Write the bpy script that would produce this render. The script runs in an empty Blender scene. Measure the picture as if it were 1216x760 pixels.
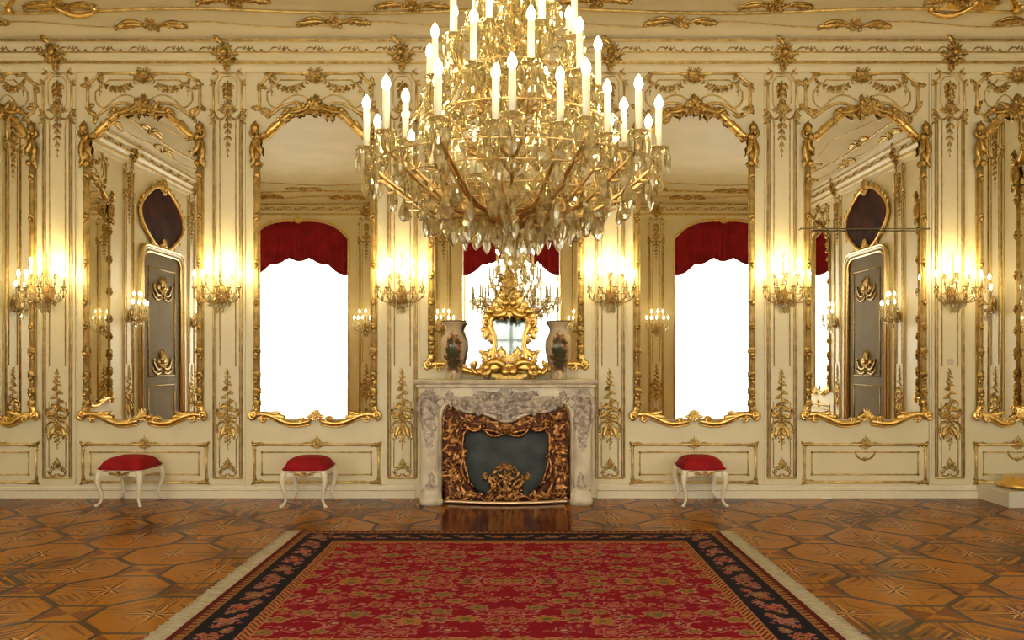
import bpy, math, random
import numpy as np
from math import sin, cos, pi, sqrt
from mathutils import Vector, Matrix

C = bpy.context.scene.collection
SC = bpy.context.scene

# ------------------------------------------------------------------ camera, sky, exposure
F = 1000.0          # focal length in pixels of the 1216 px wide frame
S = 120.0           # pixels per metre on the fireplace wall
D = F / S           # camera to fireplace wall
EYE = 1.375
CAMX = 0.10
DEPTH = 8.75        # room depth
XL, XR = -5.60, 5.74

cam = bpy.data.cameras.new('camera')
cam.sensor_width = 36.0
cam.lens = F / 1216 * 36
cam.shift_x = -5 / 1216
cam.shift_y = 46 / 1216
cam.clip_start = 0.02
camo = bpy.data.objects.new('camera', cam)
C.objects.link(camo)
camo.location = (CAMX, -D, EYE)
camo.rotation_euler = (pi / 2, 0, 0)
SC.camera = camo

w = bpy.data.worlds.new('overcast_sky')
SC.world = w
w.use_nodes = True
bgn = w.node_tree.nodes['Background']
bgn.inputs[0].default_value = (1.0, 0.975, 0.87, 1)
bgn.inputs[1].default_value = 9.5
BULB = 90.0

SC.view_settings.view_transform = 'Standard'
SC.view_settings.look = 'None'
SC.view_settings.gamma = 1.0
SC.view_settings.exposure = 0.38
SC.view_settings.use_curve_mapping = False
cy = SC.cycles
cy.max_bounces = 10
cy.diffuse_bounces = 4
cy.glossy_bounces = 6
cy.transmission_bounces = 5
cy.transparent_max_bounces = 14
cy.sample_clamp_indirect = 4.0
cy.sample_clamp_direct = 0.0
cy.blur_glossy = 0.6
cy.caustics_reflective = False
cy.caustics_refractive = False
cy.use_denoising = True

for px_, name in ((-4.3, 'a'), (0.0, 'b'), (4.3, 'c')):       # portals guide the daylight of the sky through the windows
    l = bpy.data.lights.new('window_portal', 'AREA')
    l.shape = 'RECTANGLE'; l.size = 1.96; l.size_y = 3.95
    l.cycles.is_portal = True
    lo = bpy.data.objects.new('window_portal', l)
    C.objects.link(lo)
    lo.location = (px_, -DEPTH - 0.52, 2.12)
    lo.rotation_euler = (pi / 2, 0, 0)      # -Z of the lamp turned to +Y, into the room

# ------------------------------------------------------------------ helpers
def W(px, py, out=0.0):
    """photo pixel -> (x, z) at distance `out` in front of the fireplace wall"""
    d = D - out
    return CAMX + (px - 613) * d / F, EYE + (426 - py) * d / F

def lin(c):
    return tuple(((v / 255) / 12.92 if v / 255 <= 0.04045 else ((v / 255 + 0.055) / 1.055) ** 2.4) for v in c)

class MB:
    def __init__(s):
        s.v = []; s.f = []; s.m = []; s.sm = []; s.M = None
    def vert(s, p):
        if s.M is not None:
            p = s.M @ Vector(p)
        s.v.append((p[0], p[1], p[2])); return len(s.v) - 1
    def face(s, ids, m=0, smooth=True):
        s.f.append(tuple(ids)); s.m.append(m); s.sm.append(smooth)
    def box(s, x0, x1, y0, y1, z0, z1, m=0):
        i = [s.vert(p) for p in ((x0,y0,z0),(x1,y0,z0),(x1,y1,z0),(x0,y1,z0),(x0,y0,z1),(x1,y0,z1),(x1,y1,z1),(x0,y1,z1))]
        for q in ((0,3,2,1),(4,5,6,7),(0,1,5,4),(1,2,6,5),(2,3,7,6),(3,0,4,7)):
            s.face([i[k] for k in q], m, False)
    def tube(s, pts, rad, sides=6, flat=1.0, n0=(0, -1, 0), m=0, closed=False, caps=True):
        pts = [Vector(p) for p in pts]; n = len(pts)
        if not hasattr(rad, '__len__'): rad = [rad] * n
        n0 = Vector(n0); rings = []
        for i in range(n):
            if closed: t = pts[(i + 1) % n] - pts[i - 1]
            else: t = pts[min(i + 1, n - 1)] - pts[max(i - 1, 0)]
            if t.length < 1e-9: t = Vector((0, 0, 1))
            t.normalize()
            nn = n0 - t * n0.dot(t)
            if nn.length < 0.15:
                a = Vector((1, 0, 0)); nn = a - t * a.dot(t)
            nn.normalize(); b = t.cross(nn)
            rings.append([s.vert(pts[i] + b * (rad[i] * cos(2*pi*k/sides)) + nn * (rad[i] * flat * sin(2*pi*k/sides))) for k in range(sides)])
        for i in range(n if closed else n - 1):
            a, b = rings[i], rings[(i + 1) % n]
            for k in range(sides):
                s.face((a[k], a[(k+1) % sides], b[(k+1) % sides], b[k]), m)
        if caps and not closed:
            s.face(rings[0][::-1], m); s.face(rings[-1], m)
    def lathe(s, prof, sides=16, c=(0, 0, 0), m=0, smooth=True, sx=1, sy=1, ph=0, capped=True):
        rings = []
        for r, z in prof:
            if r < 1e-6: rings.append([s.vert((c[0], c[1], c[2] + z))])
            else: rings.append([s.vert((c[0] + sx*r*cos(2*pi*k/sides+ph), c[1] + sy*r*sin(2*pi*k/sides+ph), c[2] + z)) for k in range(sides)])
        for a, b in zip(rings, rings[1:]):
            if len(a) == 1 and len(b) == 1: continue
            for k in range(sides):
                k2 = (k + 1) % sides
                if len(a) == 1: s.face((a[0], b[k2], b[k]), m, smooth)
                elif len(b) == 1: s.face((a[k], a[k2], b[0]), m, smooth)
                else: s.face((a[k], a[k2], b[k2], b[k]), m, smooth)
        if capped:
            if len(rings[0]) > 1: s.face(rings[0][::-1], m, False)
            if len(rings[-1]) > 1: s.face(rings[-1], m, False)
    def prism(s, outline, y0, y1, m=0, side_m=None):
        """outline in (x, z), extruded along y (y0 = front)"""
        a = [s.vert((x, y0, z)) for x, z in outline]; b = [s.vert((x, y1, z)) for x, z in outline]
        s.face(a, m, False); s.face(b[::-1], m, False)
        n = len(outline)
        for i in range(n):
            s.face((a[i], b[i], b[(i+1) % n], a[(i+1) % n]), m if side_m is None else side_m, False)
    # ---- carved ornament, all in the wall plane (x, z), relief towards -y
    def ball(s, x, z, r, y=0.0, m=0):
        s.lathe([(0, -r), (r*.7, -r*.7), (r, 0), (r*.7, r*.7), (0, r)], 6, (x, y - r*.4, z), m, sy=.8)
    def leaf(s, x, z, ang, L, wd, h=None, y=0.0, bend=0.0, m=0, lobes=3):
        if h is None: h = wd * .8
        n = 5 if L < .06 else 7
        px, pz, a = x, z, ang
        rows = []
        for i in range(n):
            u = i / (n - 1)
            wv = wd * (sin(pi * min(1, u * .88 + .12)) ** .8) * (1 + .28 * cos(u * lobes * 2 * pi)) if i < n - 1 else wd * .06
            hh = h * (.5 + .9 * sin(pi * u * .9)) * (1 + .25 * (u > .6))
            nx, nz = -sin(a), cos(a)
            rows.append((s.vert((px + nx*wv, y, pz + nz*wv)), s.vert((px + nx*wv*.45, y - hh*.75, pz + nz*wv*.45)),
                         s.vert((px, y - hh*.5, pz)),
                         s.vert((px - nx*wv*.45, y - hh*.75, pz - nz*wv*.45)), s.vert((px - nx*wv, y, pz - nz*wv))))
            a += bend / (n - 1)
            px += cos(a) * L / (n - 1); pz += sin(a) * L / (n - 1)
        for p, q in zip(rows, rows[1:]):
            for k in range(4):
                s.face((p[k], p[k+1], q[k+1], q[k]), m)
    def scroll(s, x, z, R, a0, turns=1.1, r=.01, y=0.0, hand=1, m=0, end=.25):
        """spiral volute around (x, z) starting at radius R, angle a0"""
        n = max(8, int(12 * turns)); pts = []; rad = []
        for i in range(n + 1):
            u = i / n; a = a0 + hand * turns * 2 * pi * u; rr = R * (1 - u * (1 - end))
            pts.append((x + rr*cos(a), y - r*.6 - r*.8*u, z + rr*sin(a))); rad.append(r * (1 - .45*u))
        s.tube(pts, rad, 5, m=m)
        s.ball(pts[-1][0], pts[-1][2], r*1.1, y - r, m)
    def cscroll(s, x0, z0, x1, z1, bulge, r, y=0.0, m=0, curl=True):
        """C shaped scroll from point to point, thick in the middle, volutes at both ends"""
        dx, dz = x1-x0, z1-z0; L = sqrt(dx*dx+dz*dz) or 1e-6
        nx, nz = -dz/L, dx/L; n = 10; pts = []; rad = []
        for i in range(n+1):
            u = i/n; b = bulge*sin(pi*u)
            pts.append((x0+dx*u+nx*b, y-r*.7, z0+dz*u+nz*b)); rad.append(r*(.5+.7*sin(pi*u)))
        s.tube(pts, rad, 6, m=m)
        if curl:
            sg = -1 if bulge > 0 else 1
            for (ex, ez) in ((x0, z0), (x1, z1)):
                s.ball(ex + nx*sg*r, ez + nz*sg*r, r*1.35, y - r*.4, m)
    def rosette(s, x, z, R, y=0.0, n=6, m=0):
        for k in range(n):
            s.leaf(x, z, 2*pi*k/n + .3, R, R*.32, R*.3, y, m=m, lobes=1)
        s.ball(x, z, R*.33, y - R*.2, m)
    def festoon(s, x0, z0, x1, z1, sag, sz, rng, y=0.0, n=9, m=0):
        for i in range(n+1):
            u = i/n; x = x0+(x1-x0)*u; z = z0+(z1-z0)*u - sag*4*u*(1-u)
            k = sz*(.6+.8*sin(pi*u))
            a = math.atan2((z1-z0) - sag*4*(1-2*u), x1-x0)
            s.leaf(x, z, a + .8, k, k*.35, None, y, m=m, lobes=1); s.leaf(x, z, a - .9, k, k*.35, None, y, m=m, lobes=1)
            if i % 2 == 0: s.ball(x, z, k*.42, y - k*.1, m)
    def drop(s, x, z0, z1, wd, rng, y=0.0, m=0, n=7):
        """hanging foliage from z0 down to z1"""
        for i in range(n):
            u = i/n; z = z0+(z1-z0)*u; k = wd*(1-.55*u)*(.75+.5*rng.random())
            for sg in (-1, 1):
                s.leaf(x, z, -pi/2 + sg*(.9+.5*rng.random()), k, k*.3, None, y, bend=-sg*.9, m=m)
            if i % 2 == 0: s.rosette(x + (rng.random()-.5)*wd*.3, z, k*.42, y-.004, 5, m)
        s.tube([(x, y-.004, z0), (x, y-.004, z1)], [.004, .002], 4, m=m)
        s.leaf(x, z1+.01, -pi/2, wd*.5, wd*.13, None, y, m=m)
    def crest(s, x, z, sz, rng, y=0.0, m=0, down=True):
        """shell between two C scrolls with leaves"""
        for k in range(7):
            a = pi/2 + (k-3)*.36
            s.leaf(x, z, a, sz*(.75+.25*cos((k-3)*.6)) * (.9+.2*rng.random()), sz*.13, sz*.12, y-.012, m=m, lobes=2)
        for sg in (-1, 1):
            s.cscroll(x+sg*sz*.15, z-sz*.15, x+sg*sz*.75, z+sz*.1, -sg*sz*.22, sz*.075, y, m)
            s.leaf(x+sg*sz*.3, z, (pi/2 - sg*1.15), sz*.75, sz*.15, None, y, bend=-sg*.9, m=m)
            s.leaf(x+sg*sz*.5, z-.01, (pi/2 - sg*1.6), sz*.6, sz*.12, None, y, bend=sg*.8, m=m)
        if down:
            for k in range(3):
                s.leaf(x, z, -pi/2 + (k-1)*.6, sz*.6, sz*.13, None, y-.006, m=m)
        s.ball(x, z, sz*.16, y-.02, m)

def obj(name, mb, mats, parent=None, loc=(0, 0, 0), rz=0.0):
    me = bpy.data.meshes.new(name)
    me.from_pydata(mb.v, [], mb.f)
    for mt in (mats if isinstance(mats, (list, tuple)) else [mats]): me.materials.append(mt)
    me.polygons.foreach_set('material_index', mb.m)
    me.polygons.foreach_set('use_smooth', mb.sm)
    me.update()
    o = bpy.data.objects.new(name, me); C.objects.link(o)
    o.location = loc; o.rotation_euler = (0, 0, rz)
    if parent: o.parent = parent
    return o

def empty(name, loc=(0, 0, 0), rz=0.0):
    o = bpy.data.objects.new(name, None); o.empty_display_size = .05
    C.objects.link(o); o.location = loc; o.rotation_euler = (0, 0, rz)
    return o

def tag(o, label, cat, group=None):
    o['label'] = label; o['category'] = cat
    if group: o['group'] = group
    return o

def struct(o, label=None):
    o['kind'] = 'structure'
    if label: o['label'] = label
    return o

def dup(o, parent=None, loc=None, rz=None):
    c = o.copy(); C.objects.link(c)
    if parent is not None: c.parent = parent
    if loc is not None: c.location = loc
    if rz is not None: c.rotation_euler = (0, 0, rz)
    for ch in list(o.children): dup(ch, c)
    return c

# ------------------------------------------------------------------ materials
def mat(name, col, rough=.5, metal=0.0, spec=.5, coat=0.0):
    m = bpy.data.materials.new(name); m.use_nodes = True
    b = m.node_tree.nodes['Principled BSDF']
    b.inputs['Base Color'].default_value = (*col, 1); b.inputs['Roughness'].default_value = rough
    b.inputs['Metallic'].default_value = metal; b.inputs['Specular IOR Level'].default_value = spec
    b.inputs['Coat Weight'].default_value = coat
    return m

def N(m, t, **kw):
    n = m.node_tree.nodes.new(t)
    for k, v in kw.items():
        if k in n.inputs: n.inputs[k].default_value = v
        else: setattr(n, k, v)
    return n

def L(m, a, b): m.node_tree.links.new(a, b)

def noisy(m, c1, c2, scale=8, detail=4, bump=0.0, bscale=60, lo=.35, hi=.65, stretch=None, rot=None, rough=None):
    """mix two colours by noise in object coordinates, with an optional bump"""
    b = m.node_tree.nodes['Principled BSDF']
    tc = N(m, 'ShaderNodeTexCoord'); src = tc.outputs['Object']
    if stretch or rot:
        mp = N(m, 'ShaderNodeMapping')
        if stretch: mp.inputs['Scale'].default_value = stretch
        if rot: mp.inputs['Rotation'].default_value = rot
        L(m, src, mp.inputs['Vector']); src = mp.outputs['Vector']
    nz = N(m, 'ShaderNodeTexNoise', Scale=scale, Detail=detail); L(m, src, nz.inputs['Vector'])
    cr = N(m, 'ShaderNodeValToRGB'); L(m, nz.outputs['Fac'], cr.inputs['Fac'])
    cr.color_ramp.elements[0].position = lo; cr.color_ramp.elements[1].position = hi
    cr.color_ramp.elements[0].color = (*c1, 1); cr.color_ramp.elements[1].color = (*c2, 1)
    L(m, cr.outputs['Color'], b.inputs['Base Color'])
    if bump:
        n2 = N(m, 'ShaderNodeTexNoise', Scale=bscale, Detail=3); L(m, src, n2.inputs['Vector'])
        bp = N(m, 'ShaderNodeBump', Strength=bump, Distance=.01)
        L(m, n2.outputs['Fac'], bp.inputs['Height']); L(m, bp.outputs['Normal'], b.inputs['Normal'])
    return m

CREAM = noisy(mat('cream_paint', (0, 0, 0), .40), (.77, .69, .46), (.82, .74, .51), 3)
CREAM_CEIL = noisy(mat('ceiling_plaster', (0, 0, 0), .6), (.66, .57, .34), (.72, .62, .39), 2)
GOLD = noisy(mat('gilding', (0, 0, 0), .30, 1.0), (.68, .44, .12), (.92, .66, .24), 25, bump=.25, bscale=90)
GOLD_D = noisy(mat('antique_gilding', (0, 0, 0), .36, 1.0), (.26, .16, .045), (.62, .42, .13), 30, bump=.3, bscale=90)
GOLD_M = noisy(mat('panel_gilding', (0, 0, 0), .36, .5), (.50, .35, .11), (.84, .62, .25), 14, bump=.15, bscale=90)
GOLD_L = mat('bright_gilding', (.95, .68, .26), .22, 1.0)
BRONZE = noisy(mat('fire_bronze', (0, 0, 0), .33, 1.0), (.10, .028, .012), (.58, .30, .10), 32, bump=.3, bscale=120)
BRONZE_D = noisy(mat('dark_red_bronze', (0, 0, 0), .45, .7), (.035, .009, .005), (.12, .03, .012), 30, bump=.4, bscale=60)
MIRROR = mat('mirror_glass', (.93, .93, .90), .0, 1.0)
RED = noisy(mat('crimson_velvet', (0, 0, 0), .75, 0, .3), (.26, .002, .006), (.36, .004, .010), 12, bump=.1, bscale=250)
RED_V = noisy(mat('crimson_drapery', (0, 0, 0), .8, 0, .2), (.22, .008, .016), (.33, .012, .022), 4)
STOOLW = noisy(mat('cream_lacquer', (0, 0, 0), .3), (.82, .76, .58), (.86, .80, .64), 20)
MARBLE = noisy(mat('mantel_marble', (0, 0, 0), .28), (.52, .44, .33), (.74, .66, .50), 7, 8, lo=.36, hi=.58)
MARBLE_C = noisy(mat('carved_marble', (0, 0, 0), .4), (.30, .24, .20), (.58, .50, .41), 18, 6, lo=.4, hi=.6)
FLOOR_REFL = noisy(mat('red_floor_reflection', (0, 0, 0), .15, 0, .25), (.055, .006, .003), (.11, .014, .005), 6)  # dark red stands in for the fire frame reflected in the floor
IRON = noisy(mat('fireback_iron', (0, 0, 0), .5, .2), (.018, .025, .026), (.05, .06, .058), 6)
WHITE = mat('white_plinth', (.72, .68, .58), .35)
SEAM = mat('joint_shadow_gap', (.10, .07, .04), .8)
CANDLE = mat('candle_tube', (.88, .82, .62), .4)
PAINTING = noisy(mat('dark_painting', (0, 0, 0), .7, 0, .1), (.012, .006, .003), (.075, .016, .006), 4, 6)
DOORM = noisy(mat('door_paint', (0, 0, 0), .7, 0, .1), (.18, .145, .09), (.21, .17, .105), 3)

def crystal_mat(name, tint, k=1.0):
    m = bpy.data.materials.new(name); m.use_nodes = True; nt = m.node_tree
    nt.nodes.remove(nt.nodes['Principled BSDF']); out = nt.nodes['Material Output']
    tr = N(m, 'ShaderNodeBsdfTransparent'); tr.inputs['Color'].default_value = (*tint, 1)
    gl = N(m, 'ShaderNodeBsdfAnisotropic' if False else 'ShaderNodeBsdfGlossy'); gl.inputs['Color'].default_value = (1, .94, .72, 1); gl.inputs['Roughness'].default_value = .06
    rf = N(m, 'ShaderNodeBsdfRefraction'); rf.inputs['Color'].default_value = (*tint, 1); rf.inputs['IOR'].default_value = 1.45; rf.inputs['Roughness'].default_value = .02
    tl = N(m, 'ShaderNodeBsdfTranslucent'); tl.inputs['Color'].default_value = (1, .94, .64, 1)
    m1 = N(m, 'ShaderNodeMixShader'); m1.inputs[0].default_value = .55 * k; L(m, tr.outputs[0], m1.inputs[1]); L(m, rf.outputs[0], m1.inputs[2])
    m2 = N(m, 'ShaderNodeMixShader'); m2.inputs[0].default_value = .24 * k; L(m, m1.outputs[0], m2.inputs[1]); L(m, tl.outputs[0], m2.inputs[2])
    lw = N(m, 'ShaderNodeLayerWeight', Blend=.52)
    m3 = N(m, 'ShaderNodeMixShader'); L(m, lw.outputs['Facing'], m3.inputs[0]); L(m, m2.outputs[0], m3.inputs[1]); L(m, gl.outputs[0], m3.inputs[2])
    L(m, m3.outputs[0], out.inputs['Surface'])
    return m
CRYSTAL = crystal_mat('cut_crystal', (1, .985, .92))
GLASSV = crystal_mat('blown_glass', (1, .985, .92), .8)

def emis(name, col, st):
    m = bpy.data.materials.new(name); m.use_nodes = True; nt = m.node_tree
    nt.nodes.remove(nt.nodes['Principled BSDF'])
    e = N(m, 'ShaderNodeEmission'); e.inputs[0].default_value = (*col, 1); e.inputs[1].default_value = st
    L(m, e.outputs[0], nt.nodes['Material Output'].inputs['Surface'])
    return m
FLAME = emis('lit_bulb', (1.0, .72, .32), BULB)
FLAME_S = emis('lit_sconce_bulb', (1.0, .76, .34), BULB*1.45)

def thin(name, col, a, refl=True, transl=0.0):
    """thin sheet: part see-through, part translucent cloth or a faint reflection"""
    m = bpy.data.materials.new(name); m.use_nodes = True; nt = m.node_tree
    nt.nodes.remove(nt.nodes['Principled BSDF'])
    tr = N(m, 'ShaderNodeBsdfTransparent'); o = N(m, 'ShaderNodeBsdfGlossy' if refl else 'ShaderNodeBsdfTranslucent')
    o.inputs['Color'].default_value = (*col, 1)
    if refl: o.inputs['Roughness'].default_value = .02
    mx = N(m, 'ShaderNodeMixShader'); mx.inputs[0].default_value = a
    L(m, tr.outputs[0], mx.inputs[1]); L(m, o.outputs[0], mx.inputs[2]); L(m, mx.outputs[0], nt.nodes['Material Output'].inputs['Surface'])
    return m
PANE = thin('window_glass', (.9, .95, .95), .08)
SHEER = thin('sheer_cloth', (.9, .95, .95), .45, False)

def wood(name, c1, c2, ang):
    m = mat(name, c1, .24, 0, .07, 0)
    m.node_tree.nodes['Principled BSDF'].inputs['Coat Roughness'].default_value = .12
    b = m.node_tree.nodes['Principled BSDF']
    tc = N(m, 'ShaderNodeTexCoord')
    mp = N(m, 'ShaderNodeMapping'); mp.inputs['Rotation'].default_value = (0, 0, ang); L(m, tc.outputs['Object'], mp.inputs['Vector'])
    m2 = N(m, 'ShaderNodeMapping'); m2.inputs['Scale'].default_value = (2.0, 38, 1); L(m, mp.outputs['Vector'], m2.inputs['Vector'])
    g = N(m, 'ShaderNodeTexNoise', Scale=1.0, Detail=5); L(m, m2.outputs['Vector'], g.inputs['Vector'])
    big = N(m, 'ShaderNodeTexNoise', Scale=1.1, Detail=2); L(m, tc.outputs['Object'], big.inputs['Vector'])
    ad = N(m, 'ShaderNodeMath', operation='MULTIPLY_ADD'); L(m, big.outputs['Fac'], ad.inputs[0]); ad.inputs[1].default_value = .9; L(m, g.outputs['Fac'], ad.inputs[2])
    cr = N(m, 'ShaderNodeValToRGB'); L(m, ad.outputs[0], cr.inputs['Fac'])
    cr.color_ramp.elements[0].position = .76; cr.color_ramp.elements[1].position = 1.12
    cr.color_ramp.elements[0].color = (*c1, 1); cr.color_ramp.elements[1].color = (*c2, 1)
    L(m, cr.outputs['Color'], b.inputs['Base Color'])
    bp = N(m, 'ShaderNodeBump', Strength=.06, Distance=.004); L(m, ad.outputs[0], bp.inputs['Height']); L(m, bp.outputs['Normal'], b.inputs['Normal'])
    return m

# ------------------------------------------------------------------ the room shell
# parquet: squares set on the diagonal, each an octagon with an eight-pointed star, corners meeting in small squares
def build_floor():
    mb = MB()
    tile = .66; h = tile/2; lattice = tile/sqrt(2)
    wa, wb = lin((160, 98, 3)), lin((76, 35, 1))
    wm = [wood('oak_veneer', wb, wa, a) for a in (0, pi/4, pi/2, 3*pi/4)]
    dk = wood('walnut_strip', lin((40, 14, 1)), lin((66, 26, 2)), pi/4)
    md = wood('cherry_veneer', lin((84, 36, 2)), lin((118, 60, 4)), 0)
    st_l = mat('maple_point', lin((196, 132, 52)), .25, spec=.07); st_d = mat('dark_point', lin((30, 7, 1)), .25, spec=.07)
    mats = wm + [dk, md, st_l, st_d]
    def poly(pts, cx, cy, m):
        mb.face([mb.vert((cx + x, cy + y, 0)) for x, y in pts], m, False)
    def rot(p, a): return (p[0]*cos(a)-p[1]*sin(a), p[0]*sin(a)+p[1]*cos(a))
    ap = h*.94                      # apothem of the octagon
    R = ap/cos(pi/8); R2 = h*1.0/cos(pi/8)
    oct_ = [(R*cos(pi/8+k*pi/4), R*sin(pi/8+k*pi/4)) for k in range(8)]
    octo = [(R2*cos(pi/8+k*pi/4), R2*sin(pi/8+k*pi/4)) for k in range(8)]
    i0 = int((XL-1)/lattice)-1; i1 = int((XR+1)/lattice)+1
    j0 = int(-(DEPTH+1)/lattice)-1
    for i in range(i0, i1+1):
        for j in range(j0, 2):
            if (i+j) % 2: continue
            cx, cy = i*lattice + .02, j*lattice - .06
            if cx < XL-.3 or cx > XR+.3 or cy > .3 or cy < -DEPTH-.3: continue
            # star
            sr = ap*.82; si = ap*.15
            tips = [((sr if k % 2 == 0 else sr*.55)*cos(k*pi/4), (sr if k % 2 == 0 else sr*.55)*sin(k*pi/4)) for k in range(8)]
            vall = [(si*cos(k*pi/4+pi/8), si*sin(k*pi/4+pi/8)) for k in range(8)]
            for k in range(8):
                poly([(0, 0), vall[k-1], tips[k]], cx, cy, 6)
                poly([(0, 0), tips[k], vall[k]], cx, cy, 7)
                g = (k) % 4
                # wedge between tip k and tip k+1, out to octagon vertex k
                poly([tips[k], (ap*cos(k*pi/4), ap*sin(k*pi/4)), oct_[k], vall[k]], cx, cy, g)
                k1 = (k+1) % 8
                poly([vall[k], oct_[k], (ap*cos(k1*pi/4), ap*sin(k1*pi/4)), tips[k1]], cx, cy, (k+1) % 4)
                poly([oct_[k-1], octo[k-1], octo[k], oct_[k]], cx, cy, 4)
            # the corner square on the +x and +y side, between four octagons
            qx, qy = cx + lattice, cy
            e = lattice - h
            poly([(-e, -e*.0), (0, -e), (e, 0), (0, e)], qx, qy, 5) if False else None
            s1 = e*1.0
            a = s1*.93
            sq = [(-s1, -s1), (s1, -s1), (s1, s1), (-s1, s1)]; sq2 = [(-a, -a), (a, -a), (a, a), (-a, a)]
            for k in range(4):
                poly([sq[k], sq[(k+1) % 4], sq2[(k+1) % 4], sq2[k]], qx, qy, 4)
                poly([sq2[k], sq2[(k+1) % 4], (0, 0)], qx, qy, 5 if k % 2 else (k//2)*2)
    o = obj('floor', mb, mats)
    # solid bed under the veneer
    b = MB(); b.box(XL-.2, XR+.2, -DEPTH-.5, .2, -.12, -.004); obj('subfloor', b, dk, o)
    return struct(o)
build_floor()

def build_walls():
    T = .25; H = 4.62
    b = MB(); b.box(XL-T, XR+T, 0, T, -.1, H); struct(obj('wall_front', b, CREAM))
    b = MB(); b.box(XL-T, XL, -DEPTH-T, 0, -.1, H); struct(obj('wall_left', b, CREAM))
    b = MB(); b.box(XR, XR+T, -DEPTH-T, 0, -.1, H); struct(obj('wall_right', b, CREAM))
    # window wall, 0.5 m thick with three segment-headed openings
    b = MB(); y0, y1 = -DEPTH-.5, -DEPTH
    xs = [XL-T]
    for c in (-4.3, 0, 4.3): xs += [c-.98, c+.98]
    xs.append(XR+T)
    for k in range(0, 8, 2): b.box(xs[k], xs[k+1], y0, y1, -.1, H)
    for c in (-4.3, 0, 4.3):
        b.box(c-.98, c+.98, y0, y1, -.1, .12)
        pts = [(c-.98, H), (c-.98, 3.80)]
        for k in range(13):
            u = -1 + k/6
            pts.append((c + .98*u, 3.80 + .36*(1-abs(u)**3.5)))
        pts += [(c+.98, 3.80), (c+.98, H)]
        out = []
        for p in pts:
            if not out or (abs(p[0]-out[-1][0]) + abs(p[1]-out[-1][1])) > 1e-4: out.append(p)
        b.prism(out, y1, y0)
    struct(obj('wall_back', b, CREAM))
build_walls()

# cove profile: (inset from the wall, height)
COVE = [(.15, 4.49), (.16, 4.55), (.19, 4.60), (.24, 4.65), (.31, 4.69), (.42, 4.74), (.60, 4.79), (.85, 4.83), (1.15, 4.85)]
def cove_at(t):
    """t in 0..1 along the cove profile -> inset, height"""
    n = len(COVE)-1; k = min(n-1, int(t*n)); u = t*n-k
    return COVE[k][0]+(COVE[k+1][0]-COVE[k][0])*u, COVE[k][1]+(COVE[k+1][1]-COVE[k][1])*u
def build_ceiling():
    b = MB(); loops = []
    for a, z in [(-.2, 4.49)] + COVE:
        loops.append([b.vert(p) for p in ((XL+a, -DEPTH+a, z), (XR-a, -DEPTH+a, z), (XR-a, -a, z), (XL+a, -a, z))])
    for p, q in zip(loops, loops[1:]):
        for k in range(4): b.face((p[k], q[k], q[(k+1) % 4], p[(k+1) % 4]), 0, True)
    b.face(loops[-1], 0, False)
    # back of the slab
    t = [b.vert(p) for p in ((XL-.2, -DEPTH-.2, 5.05), (XR+.2, -DEPTH-.2, 5.05), (XR+.2, .2, 5.05), (XL-.2, .2, 5.05))]
    b.face(t[::-1], 0, False)
    for k in range(4): b.face((loops[0][k], loops[0][(k+1) % 4], t[(k+1) % 4], t[k]), 0, False)
    struct(obj('ceiling', b, CREAM_CEIL))
build_ceiling()

WALLS = {  # name: (length, origin of local x=0, rotation, list of pilaster centres)
    'front': dict(x0=XL, x1=XR, org=(0, 0, 0), rz=0.0),
    'left': dict(x0=-DEPTH, x1=0, org=(XL, 0, 0), rz=pi/2),       # local x runs -DEPTH..0 = world y ; faces +x
    'right': dict(x0=0, x1=DEPTH, org=(XR, 0, 0), rz=-pi/2),
    'back': dict(x0=-XR, x1=-XL, org=(0, -DEPTH, 0), rz=pi),
}
def place(wall, mbname, mb, mats, kind_struct=True, parent=None):
    wd = WALLS[wall]
    o = obj(mbname, mb, mats, parent, wd['org'], wd['rz'])
    return o

PIL_FRONT = [(p-601)/S for p in (69, 271, 478, 724, 928, 1127)]
PIL = {'front': PIL_FRONT,
       'left': [-1.22, -4.07, -6.46], 'right': [1.60, 4.07, 6.46],
       'back': [-5.33, -3.27, -2.93-.0, -1.37, 1.37, 2.93, 5.33]}
PIL['back'] = [-2.93, -1.37, 1.37, 2.93]

ntrim = [0]
def trim_name():
    ntrim[0] += 1
    return 'trim_%d' % ntrim[0]

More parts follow.
